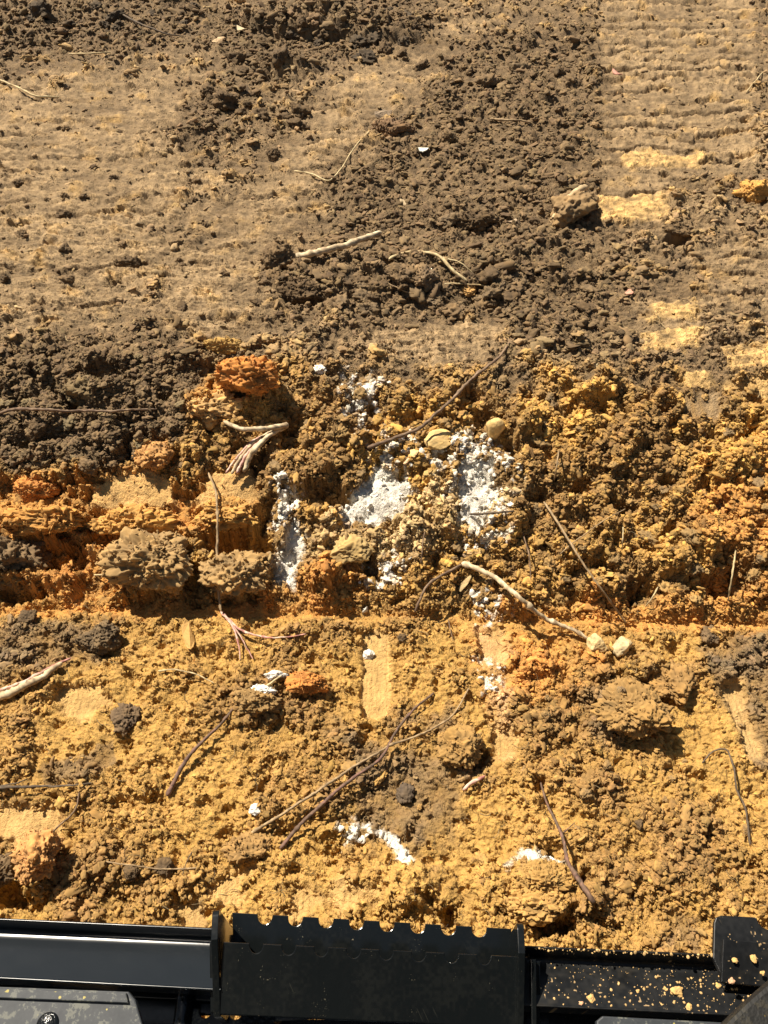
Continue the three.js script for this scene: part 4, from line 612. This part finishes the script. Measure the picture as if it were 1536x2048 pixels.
stick('twig', 'pale twig at the top left edge of the upper ground', 'twig', [[[[-10, 156], [30, 172], [72, 192], [118, 194]], 5, 4, 'straw', 0.02]]);
stick('twig', 'dark twig slanting across the top left soil', 'twig', [[[[240, 26], [290, 52], [330, 66], [362, 72]], 5, 3, 'dark', 0.03]]);
stick('twig', 'pale level twig beneath the dark twig at top left', 'twig', [[[[138, 108], [180, 107], [222, 105]], 4, 3, 'straw', 0.02]]);
stick('twig', 'pale twig lying in the dark strip near the top', 'twig', [[[[980, 238], [1020, 240], [1062, 245]], 6, 4, 'tan', 0.02]]);
stick('straw', 'slanting straw on the track bed at the right edge', 'straw', [[[[1492, 186], [1508, 166], [1526, 144]], 4, 3, 'straw', 0.02]]);
stick('stem', 'thin upright stem on the right bank near its top', 'stem', [[[[1118, 900], [1114, 930], [1108, 962]], 4, 3, 'tan', 0.05]]);
stick('stem', 'thin pale stem at the lower right of the bank', 'stem', [[[[1472, 1096], [1466, 1140], [1456, 1202]], 4, 3, 'straw', 0.06]]);
stick('stem', 'short pale stem left of a dark hollow on the lower right bank', 'stem', [[[[1316, 1174], [1304, 1196], [1290, 1214]], 4, 3, 'straw', 0.03]]);
stick('stem', 'fine dark stem standing by the thin crossing twig', 'stem', [[[[1246, 1050], [1246, 1075], [1244, 1098]], 3, 2, 'straw', 0.03]]);
stick('stem', 'fine brown stem below the dark twig on the bank', 'stem', [[[[1044, 1060], [1058, 1110], [1062, 1160]], 3, 3, 'brown', 0.03]]);
stick('stem', 'short pale stem by the large angular clod', 'stem', [[[[188, 1150], [220, 1148], [254, 1145]], 4, 3, 'straw', 0.04]]);
stick('stem', 'fine brown stem on the buff clay of the bank', 'stem', [[[[850, 1060], [846, 1090], [842, 1126]], 3, 3, 'brown', 0.02]]);
stick('stem', 'fine dark stem just below the right bank foot', 'stem', [[[[896, 1238], [902, 1262], [906, 1282]], 3, 2, 'brown', 0.01]]);
stick('stem', 'hair-thin dark stem on the ochre floor left of centre', 'stem', [[[[386, 1700], [372, 1730], [364, 1752]], 3, 2, 'dark', 0.01]]);
stick('stem', 'thin twig in the crumbs above the clay clod with the rusty face', 'stem', [[[[158, 1585], [150, 1620], [120, 1650], [84, 1682]], 4, 5, 'brown', 0.015]]);
chip('leaf', 'small white crumpled leaf on the dark strip', 'leaf', 846, 304, 24, 26, [0.72, 0.72, 0.62], 1);
chip('leaf', 'round yellow dead leaf below the round dark clod', 'leaf', 662, 583, 30, 24, [0.58, 0.46, 0.19], 2);
chip('wood_chip', 'brown wood flake above the dark brown clod near the straw', 'wood chip', 765, 234, 40, 26, [0.30, 0.22, 0.14], 3, 0.5);
chip('bark_flake', 'small pink flake on the right track bed', 'flake', 1232, 151, 24, 18, [0.55, 0.27, 0.2], 4);
chip('bark_flake', 'small pink flake above the lower right pressed pads', 'flake', 1258, 590, 18, 16, [0.60, 0.30, 0.2], 5);
chip('wood_chip', 'long pale wood chip at the top of the ground', 'wood chip', 480, 63, 50, 14, [0.58, 0.46, 0.28], 6, 0.1);
chip('wood_chip', 'pale orange chip just below the long pale chip', 'wood chip', 438, 86, 40, 18, [0.58, 0.40, 0.22], 7, 0.1);
chip('wood_chip', 'small upright pale chip on the dark strip', 'wood chip', 806, 410, 10, 24, [0.5, 0.38, 0.22], 8, 0.3);
chip('wood_chip', 'pale knot of wood left of the earth-caked root chunk', 'wood chip', 1021, 448, 22, 36, [0.40, 0.29, 0.18], 9, 0.5);
chip('leaf', 'narrow pale dead leaf on the upper right bank', 'leaf', 1182, 732, 18, 26, [0.62, 0.5, 0.28], 10);
chip('leaf', 'ochre flat flake lying on the cut floor below the bank', 'flake', 378, 1276, 80, 22, [0.50, 0.29, 0.09], 11, 0.05);
chip('wood_chip', 'upright pale splinter in front of the pale forked twig', 'wood chip', 930, 1170, 12, 40, [0.5, 0.36, 0.17], 12, 0.4);
renderer.render(scene, camera);
